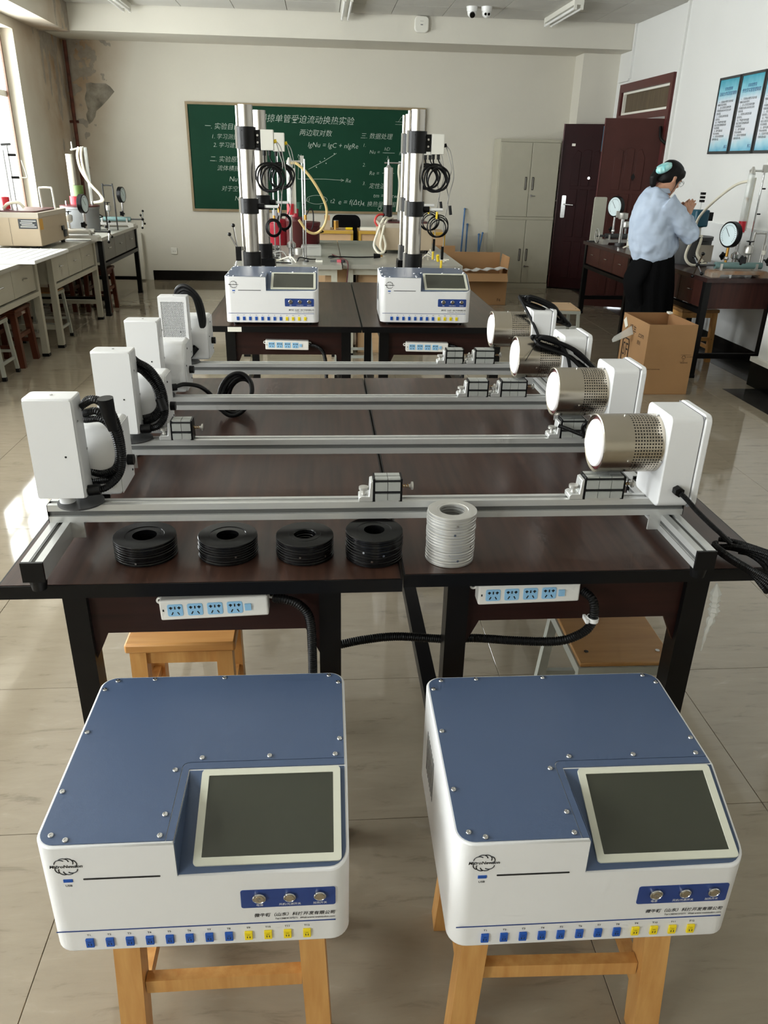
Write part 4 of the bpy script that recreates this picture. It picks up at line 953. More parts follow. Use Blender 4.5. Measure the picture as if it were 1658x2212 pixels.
hose(b2, [(.70, -.03, .165), (.66, -.06, .17), (.655, -.05, .15), (.68, -.045, .11), (.70, -.04, .07), (.74, -.05, .02)], .0052, 0)
hose(b2, [(.598, -.02, .150), (.64, -.035, .137), (.69, -.05, .115), (.72, -.055, .06)], .0058, .0034)
def long_loop(t, p, q, n, wid, r, sag=0.):
    p = Vector(p); q = Vector(q); d = (q-p); L = d.length; d.normalize(); u = Vector((-d.z, 0, d.x))
    for k in range(n):
        w = wid*(.55+.25*k); e = .012*k
        pts = [p+d*e, p+d*(L*.12)+u*w, p+d*(L*.5)+u*(w*1.1+sag), p+d*(L*.88-e)+u*w, q-d*e, p+d*(L*.88-e)-u*w*.6, p+d*(L*.5)-u*(w*.5-sag), p+d*(L*.12)-u*w*.6]
        MB().tube([x+Vector((0, -.006*k+.010*sin(i*1.3+k), 0)) for i, x in enumerate(pts)], r, 7, 6, True).build('cable', 'black_rubber', t)
long_loop(b3, (.625, -.012, .300), (.835, -.060, .195), 3, .016, .0056, .012)
hose(b3, [(.758, -.05, .150), (.745, -.055, .20), (.728, -.05, .255), (.690, -.04, .298), (.640, -.02, .305)], .0052, 0)
hose(b3, [(.66, -.008, .302), (.63, -.04, .28), (.60, -.055, .235)], .0012, 0, n=5)
long_loop(b4, (.682, .03, .345), (.862, -.02, .255), 4, .016, .0056, .010)
hose(b4, [(.765, -.055, .15), (.745, -.05, .22), (.715, -.03, .28), (.690, .0, .325), (.682, .03, .345)], .0052, 0)
# the rearmost sensor box is turned round and shows its perforated grille
for ch in list(b4.children):
    if ch.name.startswith('sensor_box'):
        for g in list(ch.children):
            if g.name.startswith('front_cover'): bpy.data.objects.remove(g)
        MB().box(-.577, -.0190, .146, -.499, -.0178, .324).build('grille_back', 'print_grey', ch, smooth=0)
        mb = MB(); x0, x1, z0, z1 = -.577, -.499, .146, .324; st = .0072
        for s in (1, -1):
            k = -int((z1-z0)/st)-1
            while k*st < (x1-x0)+(z1-z0):
                pts = []; c = k*st
                for i in range(2):
                    pass
                # line x-x0 = c + s'(z) clipped to the rectangle
                if s > 0: a, b = max(0, c), min(x1-x0, c+(z1-z0)); P0, P1 = (x0+a, z0+a-c), (x0+b, z0+b-c)
                else: a, b = max(0, c-(z1-z0)), min(x1-x0, c); P0, P1 = (x0+a, z0+c-a), (x0+b, z0+c-b)
                if b-a > .004: mb.bar((P0[0], -.0196, P0[1]), (P1[0], -.0196, P1[1]), .0026, .0012, up=(0, 1, 0))
                k += 1
        q = mb.build('grille_mesh', 'white_powder', ch, smooth=0); q['kind'] = 'stuff'
        fr = MB()
        for a in ((-.586, .130, -.577, .340), (-.499, .130, -.490, .340), (-.577, .130, -.499, .146), (-.577, .324, -.499, .340)): fr.box(a[0], -.0215, a[1], a[2], -.0178, a[3])
        fr.build('grille_frame', 'white_powder', ch, smooth=0)
# ================================================================ STEEL COLUMNS ON THE SECOND ROW DESKS
def column(x, y, label, coil, levers=False):
    t = thing('steel_column', label, 'column', (x, y, T), group='polished steel columns with black collars')
    R = .041
    MB().box(-.07, -.06, 0, .07, .06, .17).build('pedestal', 'black_metal', t, smooth=0)
    MB().box(-.068, -.064, .17, .068, .064, .185).build('base_flange', 'black_plastic', t, smooth=0)
    MB().cyl((0, 0, .185), (0, 0, 1.05), R, n=32).build('tube', 'steel_poly', t)
    MB().cyl((-.047, .012, .185), (-.047, .012, 1.045), .010, n=14).build('side_rod', 'steel_poly', t)
    MB().box(-.0415, -.012, .2, -.0385, -.008, 1.045).build('seam', 'slot_dark', t, smooth=0)
    for z0, z1, r in ((.187, .275, .0535), (.485, .568, .0525), (.825, .940, .0535)):
        c = MB().lathe([(R, z0), (r, z0), (r, z1), (R, z1)], (0, 0, 0), n=36, closed=True).build('collar', 'black_metal', t)
        MB().box(-.0615, -.012, z0+.004, -.049, .016, z1+.004).build('collar_plate', 'silver_paint', c, smooth=0)
        for zz in (z0+.02, z1-.02): MB().cyl((-.02, -r*.93-.001, zz), (-.02, -r*.93+.008, zz), .003, n=8).build('screw', 'slot_black', c)
    # sensor box on an arm
    MB().box(.045, -.012, .835, .078, .012, .925).build('arm', 'black_metal', t, smooth=0)
    for z in (.862, .898): MB().cyl((.062, -.0125, z), (.062, -.0165, z), .006, n=12).build('bolt', 'chrome', t)
    b = bevel(MB().box(.080, -.035, .822, .152, .035, .928).build('junction_box', 'white_ivory', t), .003, 2)
    for dx in (.095, .125): MB().cyl((dx, 0, .795), (dx, 0, .822), .009, n=10).build('cable_gland', 'black_plastic', b)
    MB().cyl((.152, -.01, .868), (.168, -.01, .872), .010, n=10).build('plug', 'yellow_plug' if coil else 'black_plastic', b)
    # mid-height probe rods
    MB().cyl((.05, 0, .525), (.085, 0, .525), .017, n=12).build('probe_gland', 'black_plastic', t)
    MB().cyl((.085, 0, .525), (.165, 0, .525), .0085, n=12).build('probe', 'white_plastic', t)
    # coiled cable hanging from the box
    cx, cz, cr = (.125, .685, .072) if coil else (.105, .70, .07)
    for k in range(4):
        pts = []
        for a in range(20):
            q = 2*pi*a/20; rr = cr-.004*k+.003*sin(3*q+k)
            pts.append((cx+rr*cos(q)+(.014 if k % 2 else -.006), -.045-.008*k+.006*sin(q*2), cz+rr*sin(q)*1.05-.004*k))
        MB().tube(pts, .0052, 7, 3, True).build('coiled_cable', 'black_rubber', t)
    MB().tube([(.095, 0, .80), (.097, -.02, .77), (.10, -.04, .74), (cx-.02, -.05, cz+.06)], .0045, 6).build('cable', 'black_rubber', t)
    MB().tube([(.125, 0, .80), (.13, -.02, .78), (.15, -.04, .75), (cx+.06, -.05, cz+.03), (cx+.07, -.05, cz-.03)], .0045, 6).build('cable', 'black_rubber', t)
    MB().tube([(.165, -.012, .872), (.19, -.02, .84), (.205, -.03, .78), (.215, -.04, .70), (.195, -.05, .62), (.185, -.04, .56)], .0028, 5).build('cable', 'wire_grey', t)
    MB().tube([(.165, -.012, .868), (.185, -.03, .80), (.20, -.04, .74), (.175, -.05, .66), (.19, -.04, .58), (.17, -.03, .45)], .0028, 5).build('cable', 'wire_grey', t)
    if not coil:
        MB().cyl((.20, -.045, .55), (.208, -.045, .50), .009, n=8).build('plug', 'black_plastic', t)
        for k in range(4):
            pts = []
            for a in range(18):
                q = 2*pi*a/18; rr = .062-.005*k; pts.append((.135+rr*cos(q)+.006*sin(k*2+q), -.03-.006*k, .435+rr*sin(q)-.004*k))
            MB().tube(pts, .0036, 6, 3, True).build('coiled_cable', 'black_rubber', t)
        MB().cyl((.125, -.04, .475), (.127, -.04, .515), .007, n=8).build('plug', 'yellow_plug', t)
        MB().tube([(.17, -.03, .47), (.172, -.03, .40), (.175, -.03, .33), (.165, -.03, .25)], .003, 5).build('cable', 'wire_grey', t)
        MB().box(.163, -.038, .245, .178, -.026, .32).build('plug', 'black_plastic', t, smooth=0)
        MB().cyl((.167, -.03, .19), (.168, -.03, .24), .007, n=8).build('plug', 'yellow_plug', t)
    else:
        for k in range(3):
            pts = []
            for a in range(16):
                q = 2*pi*a/16; rr = .045-.005*k; pts.append((.135+rr*cos(q), -.03-.006*k, .41+rr*1.1*sin(q)))
            MB().tube(pts, .0036, 6, 3, True).build('coiled_cable', 'black_rubber', t)
        MB().tube([(.165, 0, .525), (.175, -.01, .49), (.16, -.03, .45)], .003, 5).build('cable', 'black_rubber', t)
    if levers:
        MB().box(-.095, -.01, .22, -.060, .01, .30).build('valve_block', 'black_metal', t, smooth=0)
        for p, q in (((-.085, 0, .29), (-.125, -.02, .37)), ((-.085, 0, .29), (-.10, -.02, .42)), ((-.085, 0, .24), (-.105, -.02, .17))):
            l = MB().cyl(p, q, .005, n=8).build('lever', 'chrome', t); MB().ball(q, .011).build('lever_ball', 'black_gloss', l)
    return t
column(-.412, 4.86, 'steel column behind the left second row control box, with ball levers', True, True)
column(-.372, 5.36, 'steel column standing behind and right of the left front column', True)
column(.558, 4.86, 'steel column behind the right second row control box', False)
column(.575, 5.36, 'steel column mostly hidden behind the right front column', False)

# ================================================================ GREY TABLES BEHIND
def grey_table(x0, x1, y0, y1, label, z=.78):
    t = thing('grey_table', label, 'table', ((x0+x1)/2, (y0+y1)/2, 0), group='grey laminate tables in the middle')
    MB().box(x0, y0, z-.035, x1, y1, z).build('table_top', 'bench_top', t, True, 0)
    for x in (x0+.04, x1-.09):
        for y in (y0+.05, y1-.10):
            MB().box(x, y, .02, x+.05, y+.05, z-.035).build('leg', 'bench_panel', t, True, 0); MB().box(x-.002, y-.002, 0, x+.052, y+.052, .02).build('foot', 'black_rubber', t, True, 0)
    MB().box(x0+.09, y0+.06, z-.09, x1-.09, y0+.085, z-.035).build('apron', 'bench_panel', t, True, 0)
    MB().box(x0+.09, y1-.085, z-.09, x1-.09, y1-.06, z-.035).build('apron', 'bench_panel', t, True, 0)
grey_table(-.72, .172, 6.68, 8.90, 'grey table holding the red pots and glass tube rig')
grey_table(.180, 1.20, 6.74, 8.90, 'grey table holding the beige water bath')
def wood_cabinet(x0, x1, y, label):
    t = thing('wooden_box', label, 'box', ((x0+x1)/2, y+.2, 0), group='pale wooden boxes under the grey tables')
    bevel(MB().box(x0, y, 0.0, x1, y+.4, .735).build('carcass', 'desk_pale', t, True, 0), .003)
    MB().box(x0+.01, y-.006, .02, x1-.01, y-.0005, .725).build('front_panel', 'desk_pale', t, True, 0)
    MB().cyl(((x1-.05), y-.008, .6), ((x1-.05), y-.006, .6), .008, n=10).build('knot', 'desk_yellow', t, True)
wood_cabinet(.035, .262, 6.86, 'pale wooden box under the left grey table')
wood_cabinet(.315, .60, 6.90, 'pale wooden box under the right grey table')

# ---------------------------------------------------------------- generic lab rigs
def gauge(t, c, R, d, th=.04):
    c = Vector(c); d = Vector(d).normalized()
    g = MB().lathe([(R, -th/2), (R+.006, -th/2+.004), (R+.006, th/2-.004), (R, th/2), (R-.006, th/2-.004)], c, d, 30).build('gauge', 'black_plastic', t)
    MB().cyl(c+d*(th/2-.0045), c+d*(th/2-.002), R-.006, n=30).build('gauge_face', 'gauge_face', g)
    a = d.cross(Vector((0, 0, 1))).normalized(); b = a.cross(d)
    f = c+d*(th/2-.0015)
    MB().bar(f-(a*.5+b*.5)*R*.3, f+(a*.45+b*.6)*R*.9, .004, .001, up=tuple(d)).build('needle', 'print_black', g)
    mb = MB()
    for k in range(25):
        q = radians(-135+270*k/24); u = a*sin(q)+b*cos(q); mb.bar(f+u*R*.70, f+u*R*.82, .0022, .001, up=tuple(d))
    o = mb.build('scale_marks', 'print_black', g); o['kind'] = 'stuff'
    return g
def calibrator(label, loc, rz, cyl='silver_paint', rust=False, wheel=False, gz=.30, arms=True, L=.46, gr=.082, gy=-.15):
    # local x: the handle end is at +x, the gauge stands near it and faces it
    t = thing('pressure_calibrator', label, 'pressure calibrator', loc, rz, 'bench pressure calibrators')
    h = L/2
    MB().prism([(-h, 0), (-h, .035), (-h+.02, .05), (h-.02, .05), (h, .035), (h, 0), (h-.06, 0), (h-.07, .022), (-h+.07, .022), (-h+.06, 0)], 'y', -.065, .065).build('base', 'silver_rust' if rust else 'silver_paint', t, smooth=30)
    MB().cyl((-h+.04, 0, .085), (h-.04, 0, .085), .026, n=18).build('cylinder', cyl, t)
    for x in (-h+.08, h-.09): MB().box(x, -.032, .045, x+.018, .032, .10).build('saddle', 'silver_paint', t, smooth=0)
    xg = h-.12
    st = MB().cyl((xg, 0, .10), (xg, 0, gz-.07), .011, n=12).build('gauge_stem', 'brass' if rust else 'chrome', t)
    MB().lathe([(.016, 0), (.018, .006), (.018, .022), (.014, .028)], (xg, 0, .125), n=6).build('nut', 'chrome', st)
    gauge(t, (xg, 0, gz), gr, (1, gy, 0), .05)
    kb = MB()
    for k in range(5):
        q = 2*pi*k/5; kb.ball((xg+.002, -.052+0*k, .145) if False else (xg+.022*cos(q), -.055, .150+.022*sin(q)), .011, 8, 6)
    kb.cyl((xg, -.065, .150), (xg, -.045, .150), .024, n=14); kb.cyl((xg, -.05, .150), (xg, 0, .150), .006, n=8)
    kb.build('valve_knob', 'black_gloss', t)
    xc = -.06
    MB().cyl((xc, 0, .10), (xc, 0, .17), .010, n=10).build('cup_stem', 'chrome', t)
    MB().lathe([(.016, .165), (.034, .18), (.036, .225), (.032, .235), (.020, .24)], (xc, 0, 0), n=20).build('oil_cup', 'silver_paint', t)
    cap = MB().cyl((xc, 0, .24), (xc, 0, .262), .006, n=8)
    for k in range(4): q = pi/2*k; cap.bar((xc, 0, .262), (xc+.03*cos(q), .03*sin(q), .268), .010, .007)
    cap.build('cup_cap', 'black_plastic', t)
    if wheel:
        w = MB().tube([(h+.05, .07*cos(a), .085+.07*sin(a)) for a in [2*pi*k/20 for k in range(20)]], .007, 8, 2, True).build('hand_wheel', 'silver_paint', t)
        for k in range(3): q = 2*pi*k/3+.4; MB().cyl((h+.05, 0, .085), (h+.05, .068*cos(q), .085+.068*sin(q)), .006, n=8).build('spoke', 'silver_paint', w)
        MB().cyl((h-.04, 0, .085), (h+.055, 0, .085), .012, n=12).build('spindle', 'iron_dark', t)
    else:
        MB().cyl((h-.04, 0, .085), (h+.10, 0, .085), .008, n=12).build('spindle', 'iron_dark', t)
        hub = MB().ball((h+.10, 0, .085), .017).build('handle_hub', 'black_metal', t)
        for k in range(4):
            q = pi/4+pi/2*k+.25; e = Vector((h+.10, .105*cos(q), .085+.105*sin(q)))
            MB().cyl((h+.10, 0, .085), e, .0055, n=8).build('handle_arm', 'chrome', hub); MB().ball(e, .014).build('handle_ball', 'black_gloss', hub)
    return t
mat('silver_rust', (176, 168, 156), .5, .3, col2=(156, 112, 74), vscale=10, stretch=(1, 1, 1))
def glass_rig(label, loc, rz, z0=.30, ztop=.77, handle=True, hose_pts=None, hose_m='tube_white', ball=True, rod=.085):
    t = thing('glass_tube_rig', label, 'glass tube rig', loc, rz, 'glass tube rigs with a red band')
    MB().lathe([(.085, 0), (.085, .012), (.07, .02), (.02, .022)], (0, 0, 0), n=28).build('base', 'silver_paint', t)
    MB().lathe([(.024, .022), (.024, .10), (.038, .11), (.038, .14), (.014, .16), (.014, z0)], (-.02, 0, 0), n=20).build('valve_body', 'chrome', t)
    MB().lathe([(.034, .05), (.034, .10), (.02, .105)], (.04, -.02, 0), n=18).build('cup', 'silver_paint', t)
    MB().cyl((rod, .01, .015), (rod, .01, ztop+.04), .007, n=10).build('stand_rod', 'chrome', t)
    MB().cyl((rod-.045, .01, .016), (rod+.05, .01, .016), .012, n=8).build('rod_foot', 'silver_paint', t)
    MB().cyl((-.02, 0, z0), (-.02, 0, ztop-.02), .026, n=20, cap=False).build('glass_tube', 'lab_glass', t)
    MB().box(-.010, .012, z0+.02, .030, .016, ztop-.05).build('scale_strip', 'tag_white', t, smooth=0)
    MB().cyl((-.02, 0, z0+.02), (-.02, 0, ztop-.05), .006, n=10).build('inner_rod', 'white_plastic', t)
    if ball: MB().ball((-.02, -.004, z0+.26), .014).build('float_ball', 'brass', t)
    MB().cyl((-.02, 0, z0+.01), (-.02, 0, z0+.095), .0295, n=20).build('red_band', 'red_bright', t)
    MB().cyl((-.045, 0, ztop), (rod+.025, .01, ztop), .008, n=10).build('top_clamp', 'silver_paint', t)
    MB().lathe([(.020, ztop-.03), (.024, ztop-.02), (.016, ztop+.01), (.008, ztop+.03)], (-.02, 0, 0), n=16).build('top_cap', 'silver_paint', t)
    MB().box(rod-.015, -.006, ztop-.012, rod+.015, .026, ztop+.045).build('clamp_block', 'silver_paint', t, smooth=0)
    for z in (.45, .64): MB().cyl((rod-.005, .01, z), (rod+.035, .01, z), .006, n=8).build('side_screw', 'black_plastic', t)
    if handle:
        MB().tube([(rod+.05, .05, .02), (rod+.05, .05, .28), (rod+.065, .05, .30), (rod+.13, .05, .30), (rod+.145, .05, .28), (rod+.145, .05, .02)], .008, 8, 3).build('lifting_handle', 'silver_paint', t)
    if hose_pts: MB().tube(hose_pts, .011, 10, 8).build('rubber_hose', hose_m, t)
    return t
# middle table: glass rig, red pots, wires
glass_rig('glass tube rig with a looping yellow hose on the middle grey table', (-.235, 7.0, .78), 0, .36, .78, False,
          [(-.0, -.02, .77), (.05, -.03, .76), (.14, -.03, .68), (.23, -.02, .55), (.285, 0, .42), (.27, .02, .30), (.20, .02, .225), (.12, .0, .24), (.05, -.02, .33)], 'tube_yellow')
for k, (x, y, h) in enumerate(((-.35, 6.97, .92), (-.128, 6.90, .80), (-.40, 7.12, .75))):
    t = thing('stand_rod', ('tall steel rod standing left of the glass rig', 'steel rod standing right of the glass rig', 'shorter steel rod behind the coiled cable')[k], 'rod', (x, y, .78))
    MB().cyl((0, 0, .012), (0, 0, h), .006, n=10).build('rod', 'chrome', t); MB().cyl((0, 0, 0), (0, 0, .012), .022, n=16).build('base', 'iron_dark', t); MB().cyl((0, 0, h*.42), (0, 0, h*.47), .012, n=10).build('clamp', 'brass', t)
def pot(label, loc, R, H, m, lid, lidm, name='round_pot'):
    t = thing(name, label, 'pot', loc, 0, None)
    MB().lathe([(R*.93, 0), (R*.96, .01), (R, H*.9), (R*1.04, H*.92), (R*1.04, H)], (0, 0, 0), n=36).build('body', m, t)
    MB().lathe([(R*1.05, H), (R*1.05, H+.012), (R*.5, H+.02)], (0, 0, 0), n=36).build('lid', lidm, t)
    for s in (-1, 1): MB().tube([(s*R*1.0, 0, H*.55), (s*(R+.035), 0, H*.6), (s*R*1.01, 0, H*.68)], .006, 8).build('handle', 'black_metal', t)
    return t
p = pot('dark maroon pot in front of the wooden teacher desk', (-.135, 8.48, .78), .125, .20, 'maroon', True, 'maroon')
p = pot('bright crimson pot behind the coiled cables', (-.44, 8.35, .78), .105, .23, 'red_paint', True, 'red_paint')
MB().cyl((0, 0, .25), (0, 0, .33), .05, n=20).build('motor', 'iron_grey', p)
p = pot('dark brown motor pot behind the glass rig', (-.245, 8.08, .78), .095, .27, 'rig_brown', True, 'maroon')
MB().cyl((0, 0, .29), (0, 0, .36), .04, n=20).build('motor', 'red_paint', p); MB().cyl((.05, 0, .28), (.05, 0, .42), .035, n=16).build('green_tank', 'blackboard', p)
MB().tube([(.09, 0, .28), (.14, 0, .36), (.17, 0, .33), (.17, 0, .22), (.15, 0, .17)], .006, 8).build('cable', 'black_rubber', p)
t = thing('aluminium_dish', 'stack of shiny round metal dishes by the rear column', 'dish', (-.44, 7.35, .78))
for k in range(3): MB().lathe([(.075-.004*k, .0+.03*k), (.085-.004*k, .012+.03*k), (.085-.004*k, .026+.03*k), (.05, .029+.03*k)], (0, 0, 0), n=28).build('dish', 'chrome', t)
MB().lathe([(.03, .09), (.045, .10), (.045, .15), (.03, .17)], (-.06, .02, 0), n=20).build('cup', 'silver_paint', t)
t = thing('clear_plastic_case', 'clear plastic case beside the maroon pot', 'plastic case', (-.09, 7.35, .78)); bevel(MB().box(-.09, -.06, 0, .09, .06, .09).build('case', 'film_clear', t), .006)
MB().box(-.085, -.055, .09, .085, .055, .096).build('lid', 'film_clear', t)
for k, (pts, m, lab) in enumerate((([(-.52, 6.85, .79), (-.45, 6.78, .81), (-.36, 6.82, .80), (-.26, 6.80, .83), (-.21, 6.76, .79)], 'tube_white', 'pale wire tangled beside the left column foot'),
                                   ([(-.50, 6.97, .79), (-.42, 6.93, .84), (-.33, 6.91, .86), (-.29, 6.88, .82), (-.26, 6.86, .79)], 'wire_grey', 'grey wire arching over the tangle by the left column'),
                                   ([(-.54, 6.74, .79), (-.44, 6.72, .79), (-.35, 6.73, .79), (-.25, 6.71, .79)], 'black_rubber', 'black wire lying in the tangle by the left column'),
                                   ([(-.20, 6.78, .80), (-.18, 6.85, .82), (-.10, 6.92, .80), (-.05, 7.0, .79)], 'black_rubber', 'black cable running back from the glass rig'),
                                   ([(.13, 7.28, .79), (.07, 7.24, .79), (.08, 7.14, .79), (.16, 7.13, .80), (.30, 7.20, .79), (.46, 7.24, .79), (.53, 7.30, .79)], 'black_rubber', 'black power lead looped on the grey tables'),
                                   ([(.10, 7.30, .80), (.17, 7.15, .79), (.215, 6.95, .79), (.222, 6.75, .79), (.222, 6.715, .74), (.205, 6.71, .55), (.20, 6.72, .35), (.19, 6.74, .02)], 'rig_brown', 'brown cord hanging over the grey table edge'))):
    tag(MB().tube(pts, .0055, 7, 8).build('cable', m), lab, 'cable')
t = thing('alligator_lead', 'red and black alligator clip on the grey table', 'clip', (.14, 6.90, .78)); MB().bar((-.06, .02, .006), (0, 0, .012), .014, .012).build('jaw', 'iron_dark', t); MB().bar((0, 0, .012), (.035, -.02, .012), .03, .022).build('grip', 'red_paint', t); MB().bar((.035, -.02, .011), (.06, -.03, .011), .022, .02).build('boot', 'black_plastic', t)
t = thing('terminal_block', 'small white terminal block on the grey table', 'terminal block', (-.02, 6.90, .78)); MB().box(-.03, -.012, .0, .03, .012, .016).build('block', 'tag_white', t); MB().box(-.02, -.008, .016, .02, .008, .019).build('screws', 'chrome', t)
t = thing('power_plug', 'black plug lying by the beige water bath', 'plug', (.50, 7.22, .78)); MB().cyl((-.03, 0, .022), (.03, .0, .022), .022, .016, n=14).build('body', 'black_plastic', t); MB().box(.03, -.008, .015, .05, -.004, .03).build('pin', 'brass', t)
# beige water bath
def water_bath(label, loc, rz, w, d, h, plate_left=False):
    t = thing('water_bath', label, 'water bath', loc, rz, 'beige thermostat baths')
    b = bevel(MB().box(-w/2, -d/2, .03, w/2, d/2, .03+h).build('case', 'beige_case', t), .006, 2)
    MB().box(-w/2-.002, -d/2-.002, .03+h-.035, w/2+.002, d/2+.002, .03+h+.004).build('top_rim', 'beige_top', t, smooth=0)
    MB().prism(rrect(-w*.36, -d*.40, w*.42, d*.36, .03), 'z', .03+h+.0045, .03+h+.016).build('lid', 'rig_brown', t)
    for sx in (-1, 1):
        for sy in (-1, 1): MB().cyl((sx*(w/2-.05), sy*(d/2-.05), 0), (sx*(w/2-.05), sy*(d/2-.05), .03), .02, n=12).build('foot', 'black_rubber', t)
    MB().box(-.001, -d/2-.0015, .035, .001, -d/2, .03+h-.04).build('panel_joint', 'cabinet_dark', b, smooth=0)
    return t, b
t, b = water_bath('beige water bath behind the right steel columns', (.80, 7.88, .78), radians(1), .50, .48, .235)
MB().box(.251, -.20, .12, .2525, -.10, .20).build('rating_plate', 'plate_black', b)
MB().cyl((-.16, .0, .28), (-.16, 0, .42), .046, n=24).build('black_sleeve', 'black_gloss', t); MB().cyl((-.16, 0, .42), (-.16, 0, .745), .044, n=24).build('metal_tube', 'steel_poly', t)
MB().lathe([(.03, .745), (.01, .77), (.008, .81), (.004, .82)], (-.16, 0, 0), n=16).build('top_valve', 'chrome', t); MB().cyl((-.20, 0, .785), (-.02, 0, .785), .007, n=10).build('clamp_bar', 'chrome', t)
MB().cyl((-.045, .02, .28), (-.045, .02, .80), .019, n=16).build('glass_tube', 'lab_glass', t)
MB().tube([(-.06, 0, .77), (-.065, -.01, .70), (-.05, -.01, .60), (-.06, -.01, .48), (-.07, -.01, .36)], .011, 10).build('rubber_hose', 'tube_white', t)
MB().tube([(-.15, -.1, .30), (-.21, -.18, .31), (-.27, -.26, .20), (-.31, -.30, .08), (-.27, -.34, .015), (-.22, -.34, .02)], .011, 10).build('rubber_hose', 'tube_white', t)
MB().tube([(-.12, -.1, .31), (-.19, -.2, .29), (-.235, -.28, .17), (-.25, -.30, .07), (-.22, -.31, .02), (-.20, -.29, .08), (-.225, -.28, .17)], .011, 10).build('rubber_hose', 'tube_white', t)
MB().tube([(-.17, 0, .33), (-.25, -.04, .33), (-.285, -.05, .28), (-.26, -.06, .23)], .010, 10).build('rubber_hose', 'tube_red', t)
t = thing('wire_bundle', 'tangle of thin wires with a yellow plug beside the right column', 'wires', (.95, 7.0, .78))
for k in range(6): MB().tube([(-.10+.03*k, .05, .01), (-.04+.01*k, -.02+.02*k, .05+.01*k), (.04, -.05+.015*k, .03), (.10+.01*k, -.12, .01+.005*k)], .003, 5).build('wire', ('wire_grey', 'tube_white')[k % 2], t)
MB().cyl((.06, -.10, .02), (.05, -.12, .07), .014, n=10).build('plug', 'yellow_plug', t)
# ---------------------------------------------------------------- teacher desk, chair, rods, cartons, cabinet
def teacher_desk(x0, x1, label):
    t = thing('teacher_desk', label, 'desk', ((x0+x1)/2, 10.45, 0), group='pale wood teacher desks with yellow edges')
    MB().box(x0, 10.25, .74, x1, 10.75, .775).build('top', 'desk_yellow', t, True, 0); MB().box(x0+.004, 10.254, .775, x1-.004, 10.746, .778).build('top_sheet', 'desk_pale', t, True, 0)
    MB().box(x0+.03, 10.28, .04, x1-.03, 10.30, .74).build('front_panel', 'desk_pale', t, True, 0)
    for x in (x0, x1-.03): MB().box(x, 10.27, 0, x+.03, 10.73, .74).build('side_panel', 'desk_yellow', t, True, 0)
teacher_desk(-.16, .405, 'pale wood desk below the chalkboard, holding small tools')
teacher_desk(.475, 1.58, 'long pale wood desk below the chalkboard, behind the right column')
t = thing('office_chair', 'black chair with a rounded back behind the pale desks', 'chair', (.34, 10.98, 0))
MB().prism(rrect(-.19, .50, .19, .92, .08, 6), 'y', -.02, .03).build('backrest', 'cloth_black', t); bevel(MB().box(-.20, .035, .42, .20, .30, .49).build('seat', 'cloth_black', t), .02, 3)
for sx in (-1, 1):
    for sy in (.05, .27): MB().cyl((sx*.17, sy, 0), (sx*.17, sy, .42), .012, n=8).build('leg', 'black_metal', t)
t = thing('drink_carton', 'small beige carton on the pale wood desk', 'carton', (.08, 10.40, .778)); MB().box(-.035, -.03, 0, .035, .03, .11).build('body', 'beige_case', t); MB().prism([(-.03, .11), (.03, .11), (.0, .17)], 'x', -.035, .035).build('gable', 'cardboard', t)
t = thing('tin_can', 'small tin standing right of the beige carton', 'tin', (.19, 10.42, .778)); MB().cyl((0, 0, 0), (0, 0, .105), .035, n=18).build('body', 'brass', t); MB().cyl((0, 0, .105), (0, 0, .108), .033, n=18).build('lid', 'silver_paint', t)
t = thing('screwdriver', 'yellow-handled screwdriver lying on the pale desk', 'screwdriver', (.33, 10.34, .778)); MB().cyl((-.02, 0, .016), (.07, 0, .016), .016, n=10).build('handle', 'yellow_plug', t); MB().cyl((-.14, 0, .016), (-.02, 0, .016), .004, n=8).build('shaft', 'chrome', t)
t = thing('paper_stack', 'low stack of white paper on the right pale desk', 'paper', (.60, 10.42, .778)); MB().box(-.10, -.07, 0, .10, .07, .03).build('sheets', 'tag_white', t); MB().box(-.09, -.06, .03, .11, .08, .034).build('loose_sheet', 'tag_white', t)
for k, (a, b, lab) in enumerate((((1.93, 11.14, 0), (2.0, 11.35, 1.0), 'tall blue rod leaning on the back wall'), ((2.01, 11.16, 0), (2.05, 11.35, .80), 'shorter blue rod leaning beside the tall one'),
                                 ((2.12, 11.1, 0), (2.45-.18, 11.33, .69), 'slanting blue rod crossing another by the grey cabinet'), ((2.20, 11.14, 0), (2.22, 11.34, .67), 'upright blue rod crossed by the slanting one'))):
    t = thing('blue_rod', lab, 'rod', a, 0, 'blue rods against the back wall'); q = Vector(b)-Vector(a); MB().cyl((0, 0, .0), q, .011, n=10).build('rod', 'rod_blue', t); MB().ball(q, .016, 8, 6).build('tip', 'rod_blue', t)
